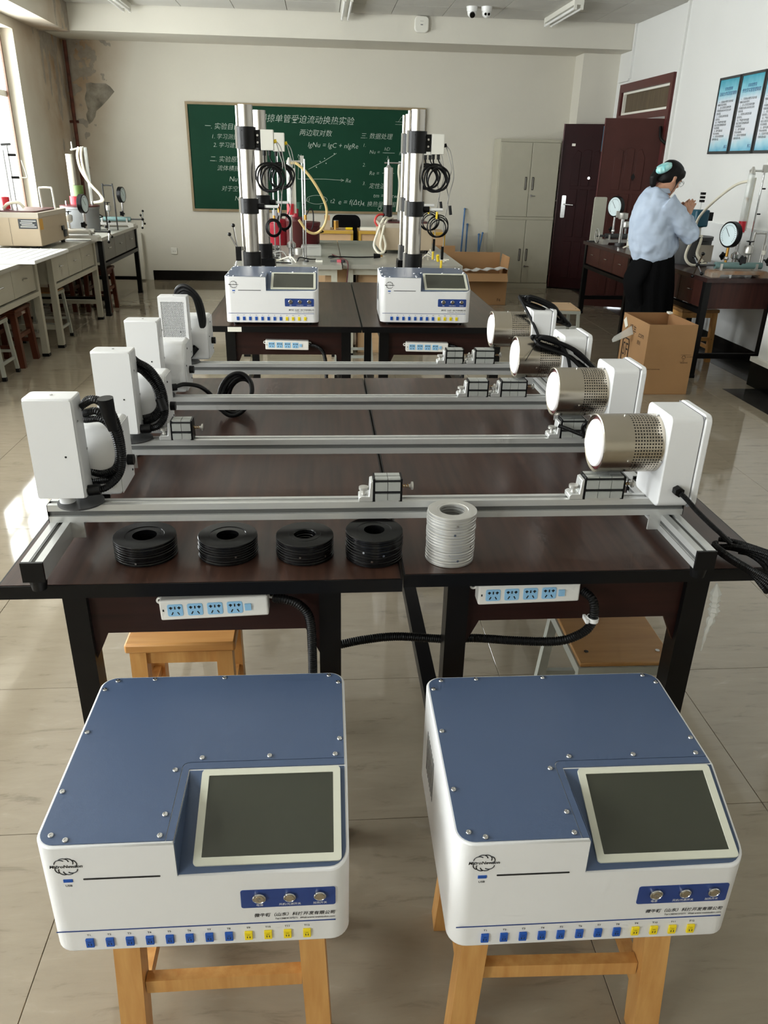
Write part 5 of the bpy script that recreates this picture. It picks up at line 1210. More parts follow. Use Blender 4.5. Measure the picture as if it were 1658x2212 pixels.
def carton(name, label, loc, w, d, h, flaps, rz=0., group='open cardboard cartons'):
    t = thing(name, label, 'carton', loc, rz, group); th = .006
    MB().box(-w/2, -d/2, 0, w/2, d/2, th).build('bottom', 'cardboard_in', t, smooth=0)
    MB().box(-w/2, -d/2, th, w/2, -d/2+th, h).build('front_wall', 'cardboard', t, smooth=0); MB().box(-w/2, d/2-th, th, w/2, d/2, h).build('back_wall', 'cardboard_in', t, smooth=0)
    MB().box(-w/2, -d/2+th, th, -w/2+th, d/2-th, h).build('side_wall', 'cardboard', t, smooth=0); MB().box(w/2-th, -d/2+th, th, w/2, d/2-th, h).build('side_wall', 'cardboard_in', t, smooth=0)
    for side, ln, ang in flaps:
        a = radians(ang)
        if side == 'front': MB().bar((0, -d/2+.003, h), (0, -d/2-ln*cos(a), h+ln*sin(a)), w-.01, .005, (1, 0, 0)) if False else None
        if side in ('front', 'back'):
            s = -1 if side == 'front' else 1; p = Vector((0, s*(d/2-.003), h)); q = p+Vector((0, s*ln*cos(a), ln*sin(a)))
            MB().add([(-w/2+.004, p.y, p.z), (w/2-.004, p.y, p.z), (w/2-.012, q.y, q.z), (-w/2+.012, q.y, q.z), (-w/2+.004, p.y+.005, p.z+.003), (w/2-.004, p.y+.005, p.z+.003), (w/2-.012, q.y+.005, q.z+.003), (-w/2+.012, q.y+.005, q.z+.003)], [(0, 1, 2, 3), (7, 6, 5, 4), (0, 4, 5, 1), (1, 5, 6, 2), (2, 6, 7, 3), (3, 7, 4, 0)]).build('flap', 'cardboard', t, smooth=0)
        else:
            s = -1 if side == 'left' else 1; p = Vector((s*(w/2-.003), 0, h)); q = p+Vector((s*ln*cos(a), 0, ln*sin(a))); e = .005*-s
            MB().add([(p.x, -d/2+.004, p.z), (p.x, d/2-.004, p.z), (q.x, d/2-.012, q.z), (q.x, -d/2+.012, q.z), (p.x+e, -d/2+.004, p.z+.002), (p.x+e, d/2-.004, p.z+.002), (q.x+e, d/2-.012, q.z+.002), (q.x+e, -d/2+.012, q.z+.002)], [(0, 1, 2, 3), (7, 6, 5, 4), (0, 4, 5, 1), (1, 5, 6, 2), (2, 6, 7, 3), (3, 7, 4, 0)]).build('flap', 'cardboard', t, smooth=0)
    return t
t = carton('cardboard_carton', 'open cardboard carton with white foam in front of the grey cabinet', (1.86, 9.74, 0), .78, .44, .37, [('back', .20, 86), ('left', .19, 80), ('right', .19, 84), ('front', .13, -38)])
f = thing('foam_sheet', 'wavy white foam sheet lying in the open carton', 'foam sheet', (2.0, 9.63, .375)); vs = []; fs = []
for i in range(13):
    for j in range(2):
        for k in range(2): vs.append((-.26+.042*i, -.12+.26*j, .02+.012*sin(i*1.9)+.012*k+.03*i/12-.02*j))
for i in range(12):
    b0 = i*4; b1 = b0+4; fs += [(b0, b1, b1+1, b0+1), (b0+2, b0+3, b1+3, b1+2), (b0, b0+2, b1+2, b1), (b0+1, b1+1, b1+3, b0+3)]
fs += [(0, 1, 3, 2), (48, 50, 51, 49)]
MB().add(vs, fs).build('sheet', 'foam_white', f)
text('F6', 'carton_print', 'carton_print', t, (2.14, 9.5185, .06), (1, 0, 0), (0, 0, 1), .05)
carton('cardboard_carton', 'cardboard carton half hidden behind the right column', (1.50, 10.13, 0), .42, .10, .50, [('back', .12, 88)])
def cabinet():
    x0, x1, y0, y1, h = 2.35, 3.15, 10.93, 11.355, 1.885
    t = thing('filing_cabinet', 'tall grey-beige steel filing cabinet beside the doors', 'cabinet', ((x0+x1)/2, (y0+y1)/2, 0))
    MB().box(x0, y0+.02, 0.0, x1, y1, h).build('body', 'cabinet_grey', t, True, 0); MB().box(x0, y0, .0, x1, y0+.02, .07).build('plinth', 'cabinet_grey', t, True, 0); MB().box(x0, y0, h-.035, x1, y0+.02, h).build('top_band', 'cabinet_grey', t, True, 0)
    MB().box(x0, y0+.006, .905, x1, y0+.02, .935).build('mid_band', 'cabinet_grey', t, True, 0)
    xm = 2.775
    for z0, z1 in ((.075, .90), (.94, h-.04)):
        for a, b, s in ((x0+.004, xm-.003, 1), (xm+.003, x1-.004, -1)):
            d = bevel(MB().box(a, y0, z0, b, y0+.018, z1).build('door', 'cabinet_grey', t, True, 0), .004)
            xh = b-.05 if s > 0 else a+.04; zc = (z0+z1)/2-.04
            MB().prism(rrect(xh-.014, zc-.08, xh+.014, zc+.08, .004, 2), 'y', y0-.003, y0).build('handle_cup', 'cabinet_dark', d, True); MB().box(xh-.006, y0-.007, zc-.07, xh+.002, y0-.003, zc+.07).build('pull', 'silver_paint', d, True, 0)
            if s < 0:
                MB().cyl((a+.03, y0, zc-.15), (a+.03, y0-.012, zc-.15), .014, n=12).cyl((a+.03, y0-.010, zc-.15), (a+.085, y0-.010, zc-.152), .006, n=8).build('lock', 'chrome', d, True)
            else: MB().box(a+.06, y0-.003, z1-.11, a+.14, y0, z1-.05).build('label_holder', 'cabinet_grey', d, True, 0)
cabinet()
# ================================================================ LEFT BENCHES
def drawer_bench(x0, x1, y0, y1, label, legm, panel, top, ncol, side, drawm=None, z=.80, name='lab_bench', foot='black_rubber', low=.55, group=None, endpanel=True, legx=.012):
    # drawers face the aisle (side=+1: aisle at x1, side=-1: aisle at x0)
    t = thing(name, label, 'bench', ((x0+x1)/2, (y0+y1)/2, 0), group=group)
    MB().box(x0, y0, z-.032, x1, y1, z).build('bench_top', top, t, True, 0)
    xa = x1-legx if side > 0 else x0+legx
    zl = z-.032
    for y in (y0+.04, y1-.09):
        for x in ((xa-.05, xa) if side > 0 else (xa, xa+.05), (x0+.03, x0+.08) if side > 0 else (x1-.08, x1-.03)):
            MB().box(x[0], y, .025, x[1], y+.05, zl).build('leg', legm, t, True, 0); MB().box(x[0]-.003, y-.003, 0, x[1]+.003, y+.053, .025).build('foot', foot, t, True, 0)
        xs = sorted((x0+.08, xa-.05) if side > 0 else (xa+.05, x1-.08))
        MB().box(xs[0], y+.008, .16, xs[1], y+.042, .20).build('stretcher', legm, t, True, 0)
    fx = xa-.045 if side > 0 else xa+.045
    b0, b1 = (fx-.35, fx) if side > 0 else (fx, fx+.35)
    MB().box(b0, y0+.09, low, b1, y1-.09, zl).build('drawer_box', panel, t, True, 0)
    MB().box(min(fx, fx+side*.045), y0+.09, low-.045, max(fx, fx+side*.045), y1-.09, low-.008).build('lower_rail', legm, t, True, 0)
    w = (y1-y0-.18)/ncol
    for k in range(ncol):
        a, b = y0+.09+k*w+.004, y0+.09+(k+1)*w-.004
        p = MB().box(min(fx, fx+side*.03), a, low+.006, max(fx, fx+side*.03), b, zl-.008).build('drawer', drawm or panel, t, True, 0)
        xk = fx+side*.03; ym = (a+b)/2; zm = (low+zl)/2+.01
        MB().tube([(xk, ym-.035, zm), (xk+side*.016, ym-.03, zm+.004), (xk+side*.016, ym+.03, zm+.004), (xk, ym+.035, zm)], .0045, 6, 3).build('handle', 'chrome', p, True)
    if endpanel:
        lo, hi = sorted((x0+.08, xa-.05) if side > 0 else (xa+.05, x1-.08))
        for y in (y0+.055, y1-.075): MB().box(lo, y, low, hi, y+.02, zl).build('end_panel', drawm or panel, t, True, 0)
    return t
GL = 'benches along the window wall'
drawer_bench(-3.10, -2.315, 5.15, 6.80, 'grey window bench nearest the viewer, under the white foam board', 'bench_grey', 'bench_grey', 'bench_top', 3, 1, group=GL)
drawer_bench(-3.10, -2.285, 7.00, 8.48, 'grey window bench carrying the beige bath', 'bench_grey', 'bench_grey', 'bench_top', 3, 1, group=GL)
drawer_bench(-3.10, -2.25, 8.55, 10.28, 'dark-legged window bench by the damp corner', 'black_metal', 'bench_darkgrey', 'bench_top', 3, 1, 'bench_darkgrey', group=GL)
# foam board with ribs
t = thing('foam_board', 'white ribbed foam board lying across the near window benches', 'foam board', (-2.55, 6.75, .801))
MB().box(-.42, -.42, 0, .36, .45, .026).build('board', 'foam_white', t, smooth=0)
for k in range(9): MB().cyl((-.38+.085*k, -.418, .0215), (-.38+.085*k, .448, .0215), .0085, n=10).build('rib', 'foam_white', t)
# stools
stool('wooden_stool', 'red-brown stool with a painted number under the nearest window bench', (-2.52, 6.47, 0), radians(91), .36, .26, .46, 'stool_red', 'stool_red', .045, .02, .24, 'red-brown wooden stools', number='204201')
steel_stool('grey steel stool nearest the viewer beside the window bench', (-2.56, 6.04, 0), 0, .30, .26, .44, 'stool_red')
steel_stool('grey steel stool under the middle window bench', (-2.54, 7.40, 0), 0, .30, .30, .45)
stool('wooden_stool', 'red-brown stool standing in the aisle under the far window bench', (-2.44, 8.98, 0), radians(90), .33, .27, .46, 'stool_red', 'stool_red', .042, .015, .24, 'red-brown wooden stools')
stool('wooden_stool', 'red-brown stool deeper under the far window bench', (-2.82, 8.98, 0), radians(90), .33, .27, .46, 'stool_red', 'stool_red', .042, .015, .24, 'red-brown wooden stools')
# beige bath with tray, rods and handle
t, b = water_bath('beige thermostat bath on the window bench, with rating plate', (-2.70, 7.74, .80), 0, .50, .80, .27)
MB().box(.075, -.4018, .175, .235, -.4, .255).build('rating_plate', 'plate_black', b)
for k in range(4): MB().box(.09+.01*(k % 2), -.4022, .188+.016*k, .225-.015*(k % 3), -.4018, .194+.016*k).build('plate_line', 'tag_white', b)
MB().box(.2502, -.385, .165, .2515, -.30, .255).build('orange_sticker', 'tag_orange', b)
MB().box(.2502, .20, .12, .262, .26, .16).build('inlet', 'black_plastic', b); MB().box(.2502, .24, .06, .266, .31, .12).build('vent', 'iron_dark', b)
MB().tube([(.11, .18, .30), (.105, .18, .47), (.12, .18, .49), (.205, .18, .49), (.22, .18, .47), (.225, .18, .30)], .009, 8, 3).build('lifting_handle', 'white_ivory', t)
for x, h, m, r in ((-.10, .82, 'lab_glass', .024), (-.045, .80, 'chrome', .008), (-.005, .84, 'chrome', .007), (-.16, .78, 'lab_glass', .016)): MB().cyl((x, -.15, .315), (x, -.15, h), r, n=14).build('upright', m, t)
MB().cyl((-.09, -.16, .32), (-.09, -.16, .42), .035, n=18).build('red_band', 'red_bright', t)
MB().tube([(-.08, -.15, .81), (-.14, -.16, .82), (-.20, -.17, .72), (-.23, -.18, .55), (-.22, -.18, .38)], .012, 8).build('rubber_hose', 'tube_white', t)
MB().cyl((-.05, -.15, .84), (.03, -.15, .845), .01, n=8).build('clamp', 'iron_dark', t); MB().cyl((-.105, -.15, .82), (-.11, -.15, .87), .012, n=8).build('valve', 'black_plastic', t)
for z in (.58, .76): MB().cyl((-.005, -.15, z), (.06, -.15, z), .011, n=8).build('side_screw', 'black_plastic', t)
MB().tube([(.06, -.15, .58), (.12, -.15, .58), (.125, -.15, .60), (.10, -.15, .72)], .006, 6, 3).build('bent_rod', 'white_ivory', t)
MB().cyl((-.19, -.28, .32), (-.19, -.28, .47), .055, n=20).build('black_pot', 'black_metal', t)
MB().tube([(-.08, -.26, .33), (-.03, -.27, .37), (.05, -.26, .38), (.09, -.24, .34)], .014, 8).build('short_hose', 'tube_white', t)
for k in range(3): MB().tube([(-.20+.04*k, -.36, .32), (-.19+.04*k, -.355, .36), (-.165+.04*k, -.35, .32)], .006, 6).build('cable', 'black_rubber', t)
# motor pot with tall steel stack
p = pot('grey iron pot with a green cup and white hoses on the far window bench', (-2.66, 9.37, .80), .20, .255, 'iron_grey', True, 'rig_brown')
MB().cyl((-.02, -.02, .275), (-.02, -.02, .36), .07, n=20).build('motor', 'red_paint', p); MB().cyl((.02, -.04, .36), (.02, -.04, .47), .05, .055, n=20).build('green_cup', 'green_cup', p)
MB().prism(rrect(-.075, -.03, -.005, .03, .01), 'z', .28, .78).build('steel_stack', 'steel_poly', p); MB().cyl((.13, .02, .28), (.13, .02, .85), .018, n=14).build('glass_tube', 'lab_glass', p)
MB().cyl((-.02, 0, .82), (.12, .01, .85), .010, n=8).build('top_clamp', 'silver_paint', p); MB().cyl((.0, 0, .83), (.0, 0, .90), .008, n=8).build('valve', 'silver_paint', p)
for k in range(2): MB().tube([(.07+.03*k, 0, .85), (.05+.04*k, -.02, .76), (.07+.03*k, -.02, .62), (.15, -.03, .49), (.25, -.06, .38), (.28-.02*k, -.08, .32), (.18, -.09, .30)], .014, 8).build('rubber_hose', 'tube_white', p)
for k in range(2): MB().cyl((-.14+.28*k, 0, .27), (-.14+.28*k, 0, .31), .012, n=8).build('stud', 'chrome', p)
MB().tube([(.24, .14, .0), (.235, .14, .45), (.25, .14, .47), (.33, .14, .47), (.345, .14, .45), (.35, .14, .0)], .008, 8, 3).build('lifting_handle', 'iron_dark', p)
calibrator('pressure calibrator with a black-rimmed gauge in front of the iron pot', (-2.405, 8.26, .80), 0, 'silver_paint', gz=.34, L=.42)
calibrator('pressure calibrator at the far end of the window benches', (-2.46, 10.02, .80), 0, 'sea_green', gz=.355, L=.46)

# ================================================================ RIGHT BENCHES
GR = 'dark wood benches along the door wall'
drawer_bench(2.995, 3.64, 5.98, 7.46, 'dark wood bench at the right edge, under the gauges', 'black_metal', 'wood_apron', 'wood_bench', 3, -1, 'wood_drawer', group=GR, foot='black_metal', low=.56)
drawer_bench(2.995, 3.64, 7.60, 9.08, 'dark wood bench beside the open door leaf', 'black_metal', 'wood_apron', 'wood_bench', 3, -1, 'wood_drawer', group=GR, foot='black_metal', low=.56)
cr = calibrator('pressure calibrator with green cylinder at the near end of the door wall bench', (3.285, 6.10, .80), radians(180), 'sea_green', True, gz=.315, L=.46, gy=.3, gr=.09)
for xx, yy, zz in ((-.20, .085, .13), (.02, .085, .135)):
    kb = MB().cyl((xx, yy-.012, zz), (xx, yy+.012, zz), .026, n=16)
    for k in range(5): kb.ball((xx+.026*cos(2*pi*k/5), yy, zz+.026*sin(2*pi*k/5)), .012, 8, 6)
    kb.cyl((xx, yy, zz), (xx, .0, zz), .007, n=8).build('valve_knob', 'black_gloss', cr)
MB().cyl((-.19, 0, .10), (-.19, 0, .24), .010, n=10).build('riser', 'silver_paint', cr); MB().cyl((-.19, 0, .17), (-.19, 0, .20), .016, n=10).build('nut', 'tag_white', cr)
glass_rig('tall glass tube rig with a red band in front of the white wall', (3.44, 6.42, .80), 0, .30, .77, True,
          [(-.02, -.01, .70), (-.09, .10, .66), (-.17, .25, .53), (-.21, .38, .40), (-.20, .45, .28)], 'tube_white')
p = pot('dark iron pot with a teal motor on the door wall bench', (3.30, 7.0, .80), .165, .22, 'iron_dark', True, 'iron_dark')
MB().box(.0, -.172, .03, .12, -.166, .17).build('name_plate', 'beige_top', p)
MB().lathe([(.035, .235), (.028, .30), (.05, .31)], (.03, 0, 0), n=18).build('motor_foot', 'silver_paint', p)
bevel(MB().prism(rrect(-.035, -.06, .095, .06, .03, 5), 'z', .31, .45).build('motor', 'teal_motor', p), .012, 3)
MB().box(.095, -.03, .36, .135, .03, .43).build('terminal_box', 'black_plastic', p); MB().cyl((.02, 0, .45), (.02, 0, .52), .006, n=8).build('thermometer', 'lab_glass', p)
for k in range(3): MB().box(.005, -.015, .51+.03*k, .04, .015, .53+.03*k).build('clip', 'black_plastic', p)
MB().tube([(-.02, -.15, .24), (-.10, -.20, .20), (-.15, -.24, .08), (-.10, -.28, .015), (.02, -.30, .03)], .012, 8).build('rubber_hose', 'tube_white', p)
MB().tube([(.02, -.12, .24), (-.02, -.20, .20), (-.05, -.24, .10), (.0, -.27, .04)], .012, 8).build('rubber_hose', 'tube_white', p)
MB().lathe([(.035, .24), (.04, .25), (.043, .34)], (-.11, -.04, 0), n=18, cap=False).build('beaker', 'lab_glass', p)
t = thing('yellow_bottle', 'yellow bottle with black print behind the woman', 'bottle', (3.14, 7.20, .80)); bevel(MB().box(-.05, -.03, 0, .05, .03, .17).build('bottle', 'bottle_yellow', t), .012, 3); MB().cyl((0, 0, .17), (0, 0, .195), .018, n=14).build('cap', 'black_plastic', t)
for k in range(3): MB().box(-.04, -.0312, .04+.03*k, .04, -.03, .052+.03*k).build('print', 'print_black', t)
calibrator('pressure calibrator with hand wheel and blue gauge in front of the open door', (3.27, 8.72, .80), radians(180), 'iron_dark', False, True, gz=.385, L=.40, gy=.45, gr=.10)
t = thing('valve_stand', 'chrome valve stand with a round head beside the hand wheel gauge', 'valve', (3.22, 8.55, .80)); MB().cyl((0, 0, 0), (0, 0, .03), .05, n=18).build('base', 'iron_dark', t); MB().cyl((0, 0, .03), (0, 0, .27), .018, n=14).build('post', 'chrome', t); MB().lathe([(.045, .27), (.05, .28), (.05, .33), (.03, .335)], (0, 0, 0), n=20).build('head', 'silver_paint', t); MB().box(-.075, -.015, .285, -.05, .015, .35).build('lug', 'silver_paint', t)
t = thing('backplate_stand', 'grey rounded back plate standing behind the hand wheel gauge', 'plate', (3.10, 8.98, .80)); MB().prism(rrect(-.07, 0, .07, .47, .015), 'y', -.01, .01).build('plate', 'bench_panel', t); MB().box(-.09, -.03, 0, .09, .03, .012).build('foot', 'iron_dark', t)
t = thing('pump_unit', 'small white pump box with metal cap on the far door wall bench', 'pump', (3.36, 8.25, .80)); bevel(MB().box(-.14, -.10, 0, .10, .10, .15).build('case', 'white_ivory', t), .008); MB().box(-.142, -.09, .07, -.14, .09, .075).build('band', 'print_grey', t); MB().cyl((0, -.02, .15), (0, -.02, .21), .05, n=18).build('cap', 'chrome', t); MB().ball((0, -.02, .23), .035).build('dome', 'chrome', t)
MB().tube([(-.14, -.06, .02), (-.20, -.09, .03), (-.24, -.08, .012)], .008, 8).build('hose', 'tube_white', t)
stool('wooden_stool', 'brown wooden stool under the right bench behind the carton', (3.29, 6.72, 0), 0, .34, .30, .46, 'stool_wood', 'stool_ply', .042, .01, .2, 'orange wooden stools')
steel_stool('pale stool with a wooden seat standing in the right aisle', (2.05, 6.78, 0), radians(-4), .36, .38, .45, 'desk_pale')
t = thing('foam_board', 'white board lying on the floor in the right aisle', 'foam board', (2.50, 7.95, 0)); MB().box(-.30, -.17, 0, .22, .17, .018).build('board', 'foam_white', t); MB().box(-.30, -.17, .018, .22, -.15, .021).build('lip', 'foam_white', t)
# ---------------------------------------------------------------- large carton
t = carton('cardboard_carton', 'tall open shipping carton standing in the right aisle', (2.585, 5.79, 0), .37, .52, .525, [])
xl = 2.40-.0006; F = 5.53-.0006
text('SF', 'carton_print', 'carton_print', t, (xl, 5.93, .255), (0, -1, 0), (0, 0, 1), .12, 'CENTER', ysc=1.25)
for k, pts in enumerate(([(5.99, .175), (5.99, .325), (5.955, .345), (5.875, .345), (5.86, .32), (5.86, .175)], [(5.99, .175), (5.96, .15), (5.88, .15), (5.86, .175)])):
    MB().tube([(xl, y, z) for y, z in pts], .005, 5, 1).build('print_border', 'carton_print', t, True)
text('顺丰', 'carton_print', 'carton_print', t, (xl, 5.90, .43), (0, -1, 0), (0, 0, 1), .07); text('.com', 'carton_print', 'carton_print', t, (xl, 5.72, .42), (0, -1, 0), (0, 0, 1), .06); text('速运', 'carton_print', 'carton_print', t, (xl, 5.72, .36), (0, -1, 0), (0, 0, 1), .035)
for z in (.17, .14): text('↑', 'carton_print', 'carton_print', t, (xl, 5.585, z), (0, -1, 0), (0, 0, 1), .04, 'CENTER')
for a in range(3):
    q = [radians(90+120*(a+u)) for u in (.12, .88)]; MB().tube([(2.70+.016*cos(q[0]), F, .285+.016*sin(q[0])), (2.70+.016*cos(q[1]), F, .285+.016*sin(q[1]))], .0016, 5, 1).build('recycling_mark', 'carton_print', t, True)
text('20', 'carton_print', 'carton_print', t, (2.70, F, .258), (1, 0, 0), (0, 0, 1), .014, 'CENTER'); text('PAP 瓦楞纸', 'carton_print', 'carton_print', t, (2.722, F, .287), (1, 0, 0), (0, 0, 1), .011); text('可回收利用', 'carton_print', 'carton_print', t, (2.678, F, .243), (1, 0, 0), (0, 0, 1), .012)
MB().box(2.675, F, .303, 2.755, F+.0006, .3045).build('print_rule', 'carton_print', t, True); text('www.sf-express.com', 'carton_print', 'carton_print', t, (2.42, F, .195), (1, 0, 0), (0, 0, 1), .013)
MB().add([(2.399, 5.99, .50), (2.397, 5.93, .44), (2.392, 5.96, .42), (2.394, 6.02, .47), (2.396, 5.99, .50), (2.394, 5.93, .44), (2.389, 5.96, .42), (2.391, 6.02, .47)], [(0, 1, 2, 3), (7, 6, 5, 4), (0, 4, 5, 1), (1, 5, 6, 2), (2, 6, 7, 3), (3, 7, 4, 0)]).build('torn_label', 'tag_white', t, True, 0)
MB().add([(2.397, 5.86, .45), (2.395, 5.80, .40), (2.27, 5.82, .34), (2.255, 5.84, .33), (2.255, 5.86, .345), (2.27, 5.87, .365), (2.397, 5.86, .455), (2.395, 5.80, .405), (2.27, 5.82, .343), (2.255, 5.84, .333), (2.255, 5.86, .348), (2.27, 5.87, .368)],
          [(0, 1, 2, 3, 4, 5), (11, 10, 9, 8, 7, 6), (0, 6, 7, 1), (1, 7, 8, 2), (2, 8, 9, 3), (3, 9, 10, 4), (4, 10, 11, 5), (5, 11, 6, 0)]).build('loose_tape', 'film_clear', t, True, 0)
MB().box(2.745, 6.0, .52, 2.775, 6.05, .535).build('torn_edge', 'tag_white', t, True, 0)
# ================================================================ PERSON
def person():
    O = Vector((2.715, 6.42, 0)); a = radians(10)
    Fw = Vector((cos(a), sin(a), 0)); Rt = Vector((sin(a), -cos(a), 0)); Up = Vector((0, 0, 1))
    t = thing('person', 'woman in a light blue shirt and black skirt, head bowed, hands raised together', 'person', tuple(O))
    def P(f, r, z): return Fw*f+Rt*r+Up*z
    def ring(c, d, ru, rv, n=18, uref=Rt):
        d = Vector(d).normalized(); u = (uref-d*uref.dot(d)).normalized(); v = d.cross(u)
        return [c+u*ru*cos(2*pi*k/n)+v*rv*sin(2*pi*k/n) for k in range(n)]
    def limb(mb, pts, rs, n=14):
        rings = []
        for i, p in enumerate(pts):
            d = (pts[min(i+1, len(pts)-1)]-pts[max(i-1, 0)])
            r = rs[i]; ru, rv = (r if isinstance(r, tuple) else (r, r)); ur = Rt if abs(d.normalized().dot(Rt)) < .9 else Fw
            rings.append(ring(p, d, ru, rv, n, ur))
        mb.loft(rings)
    def finish(mb, name, m, parent, vox, smooth=6):
        me = bpy.data.meshes.new(name); me.from_pydata([tuple(v) for v in mb.v], [], mb.f)
        bm = bmesh.new(); bm.from_mesh(me); bmesh.ops.recalc_face_normals(bm, faces=bm.faces); bm.to_mesh(me); bm.free()
        o = bpy.data.objects.new(name, me); COL.objects.link(o)
        r = o.modifiers.new('r', 'REMESH'); r.mode = 'VOXEL'; r.voxel_size = vox; r.use_smooth_shade = True
        s = o.modifiers.new('s', 'SMOOTH'); s.iterations = smooth; s.factor = .5
        bpy.context.view_layer.update(); dg = bpy.context.evaluated_depsgraph_get()
        me2 = bpy.data.meshes.new_from_object(o.evaluated_get(dg)); bpy.data.objects.remove(o)
        me2.materials.clear(); me2.materials.append(MATS[m]); me2.shade_smooth(); me2.name = name
        q = bpy.data.objects.new(name, me2); COL.objects.link(q); q.parent = parent; return q
    # ---- body
    mb = MB()
    # head: stacked ellipses, bowed forward
    hc = P(.042, 0, 1.497); fwd = (Fw*.86-Up*.42).normalized(); up = (Up*.86+Fw*.42).normalized()
    prof = [(-.118, .030, .040, .022), (-.105, .040, .055, .018), (-.080, .052, .068, .012), (-.045, .063, .078, .006), (0, .070, .086, 0), (.04, .073, .092, -.006), (.075, .068, .086, -.010), (.10, .052, .066, -.012), (.116, .026, .034, -.012)]
    rings = []
    for z, rw, rd, off in prof:
        c = hc+up*z+fwd*off; rings.append([c+Rt*rw*cos(2*pi*k/24)+fwd*rd*sin(2*pi*k/24) for k in range(24)])
    mb.loft(rings)
    nose = [hc+fwd*.078+up*.012, hc+fwd*.096-up*.016, hc+fwd*.088-up*.028]
    limb(mb, nose, [.008, .012, .008], 8)
    limb(mb, [hc+fwd*.074-up*.058-Rt*.022, hc+fwd*.083-up*.058, hc+fwd*.074-up*.058+Rt*.022], [.006, .009, .006], 8)
    limb(mb, [hc+fwd*.066-up*.095, hc+fwd*.056-up*.108], [.018, .016], 8)
    for s in (-1, 1):
        limb(mb, [hc+Rt*s*.068-fwd*.004+up*.022, hc+Rt*s*.080-fwd*.010+up*.006, hc+Rt*s*.073-fwd*.004-up*.028], [(.008, .014), (.010, .018), (.007, .010)], 8)
        limb(mb, [hc+fwd*.070+up*.022+Rt*s*.048, hc+fwd*.080+up*.025+Rt*s*.028], [.008, .008], 8)
    limb(mb, [P(-.045, 0, 1.36), P(-.035, 0, 1.41), P(-.005, 0, 1.445), P(.025, 0, 1.475)], [(.060, .055), (.050, .050), (.046, .048), (.048, .052)])
    limb(mb, [P(.03, 0, .84), P(.02, 0, .95), P(0, 0, 1.05), P(-.03, 0, 1.18), P(-.04, 0, 1.30), P(-.045, 0, 1.37)], [(.155, .115), (.150, .110), (.125, .095), (.145, .105), (.165, .095), (.09, .06)])
    hands = {}
    for s in (-1, 1):
        sh = P(-.03, s*.155, 1.325); el = P(.185, s*.195, 1.105); wr = P(.225, s*.055, 1.235)
        limb(mb, [P(-.035, s*.10, 1.33), sh, sh.lerp(el, .5), el, el.lerp(wr, .4), wr], [.055, .052, .042, .036, .036, .024])
        hd = P(.25, s*.024, 1.295); d = (hd-wr).normalized(); nrm = (Rt*s+Fw*.15).normalized()
        limb(mb, [wr, wr.lerp(hd, .5), hd], [(.026, .016), (.020, .036), (.016, .038)] if False else [(.024, .020), (.018, .034), (.015, .037)])
        side = d.cross(Rt*s).normalized()
        for k, (off, ln, spread) in enumerate(((-.030, .060, -.10), (-.010, .074, -.02), (.010, .070, .05), (.029, .054, .14))):
            b0 = hd+side*off; d1 = (d+side*spread*1.2+Fw*.25).normalized(); d2 = (d1+Fw*.18-Rt*s*.12).normalized()
            limb(mb, [b0-d*.012, b0+d1*ln*.45, b0+d1*ln*.45+d2*ln*.35, b0+d1*ln*.45+d2*ln*.58], [.0095, .0085, .0078, .006], 8)
        sg = 1 if side.dot(Fw) < 0 else -1
        th = wr.lerp(hd, .45)+side*sg*.030
        limb(mb, [th-side*sg*.012, th+side*sg*.018+d*.018, th+side*sg*.022+d*.045, th+side*sg*.018+d*.060], [.012, .0105, .009, .0065], 8)
        limb(mb, [P(0, s*.085, .88), P(.01, s*.09, .50), P(0, s*.09, .28), P(-.01, s*.09, .08)], [.085, .058, .055, .036])
        limb(mb, [P(-.05, s*.09, .035), P(.0, s*.09, .045), P(.08, s*.095, .035), P(.15, s*.10, .022)], [.03, .036, .036, .02])
    body = finish(mb, 'body', 'skin', t, .0048, 3)
    # eyes, brows, glasses
    for s in (-1, 1):
        MB().ball(hc+fwd*.0775+up*.010+Rt*s*.030, .010, 10, 8).build('eye', 'white_plastic', body)
        MB().ball(hc+fwd*.0855+up*.009+Rt*s*.030, .0042, 8, 6).build('iris', 'hair', body)
    g = MB()
    for s in (-1, 1):
        c = hc+fwd*.098+up*.008+Rt*s*.033
        g.tube([c+Rt*.026*cos(q)+up*.021*sin(q) for q in [2*pi*k/18 for k in range(18)]], .0013, 5, 1, True)
        g.tube([hc+fwd*.098+up*.010+Rt*s*.059, hc+fwd*.05+up*.012+Rt*s*.078, hc-fwd*.005+up*.008+Rt*s*.080], .0013, 5, 2)
    g.tube([hc+fwd*.098+up*.010-Rt*.008, hc+fwd*.102+up*.013, hc+fwd*.098+up*.010+Rt*.008], .0013, 5, 2)
    g.build('glasses', 'print_black', t)
    # ---- hair: cap over the skull plus gathered tail
    h = MB(); rings = []
    for z, rw, rd, off in [(-.062, .040, .030, -.072), (-.04, .066, .056, -.044), (-.01, .079, .076, -.030), (.02, .082, .084, -.024), (.05, .083, .094, -.016), (.085, .077, .094, -.014), (.112, .058, .074, -.014), (.130, .028, .038, -.014)]:
        c = hc+up*z+fwd*off; rings.append([c+Rt*rw*cos(2*pi*k/24)+fwd*rd*sin(2*pi*k/24) for k in range(24)])
    h.loft(rings)
    for s in (-1, 1): limb(h, [hc+fwd*.06+up*.085+Rt*s*.03, hc+fwd*.055+up*.05+Rt*s*.062, hc+fwd*.03-up*.0+Rt*s*.073, hc+fwd*.034-up*.05+Rt*s*.070, hc+fwd*.03-up*.10+Rt*s*.066], [.022, .018, .010, .005, .003], 8)
    limb(h, [hc-fwd*.09+up*.03, hc-fwd*.125-up*.01, hc-fwd*.135-up*.06, hc-fwd*.11-up*.10, hc-fwd*.09-up*.125], [.045, .040, .032, .026, .010])
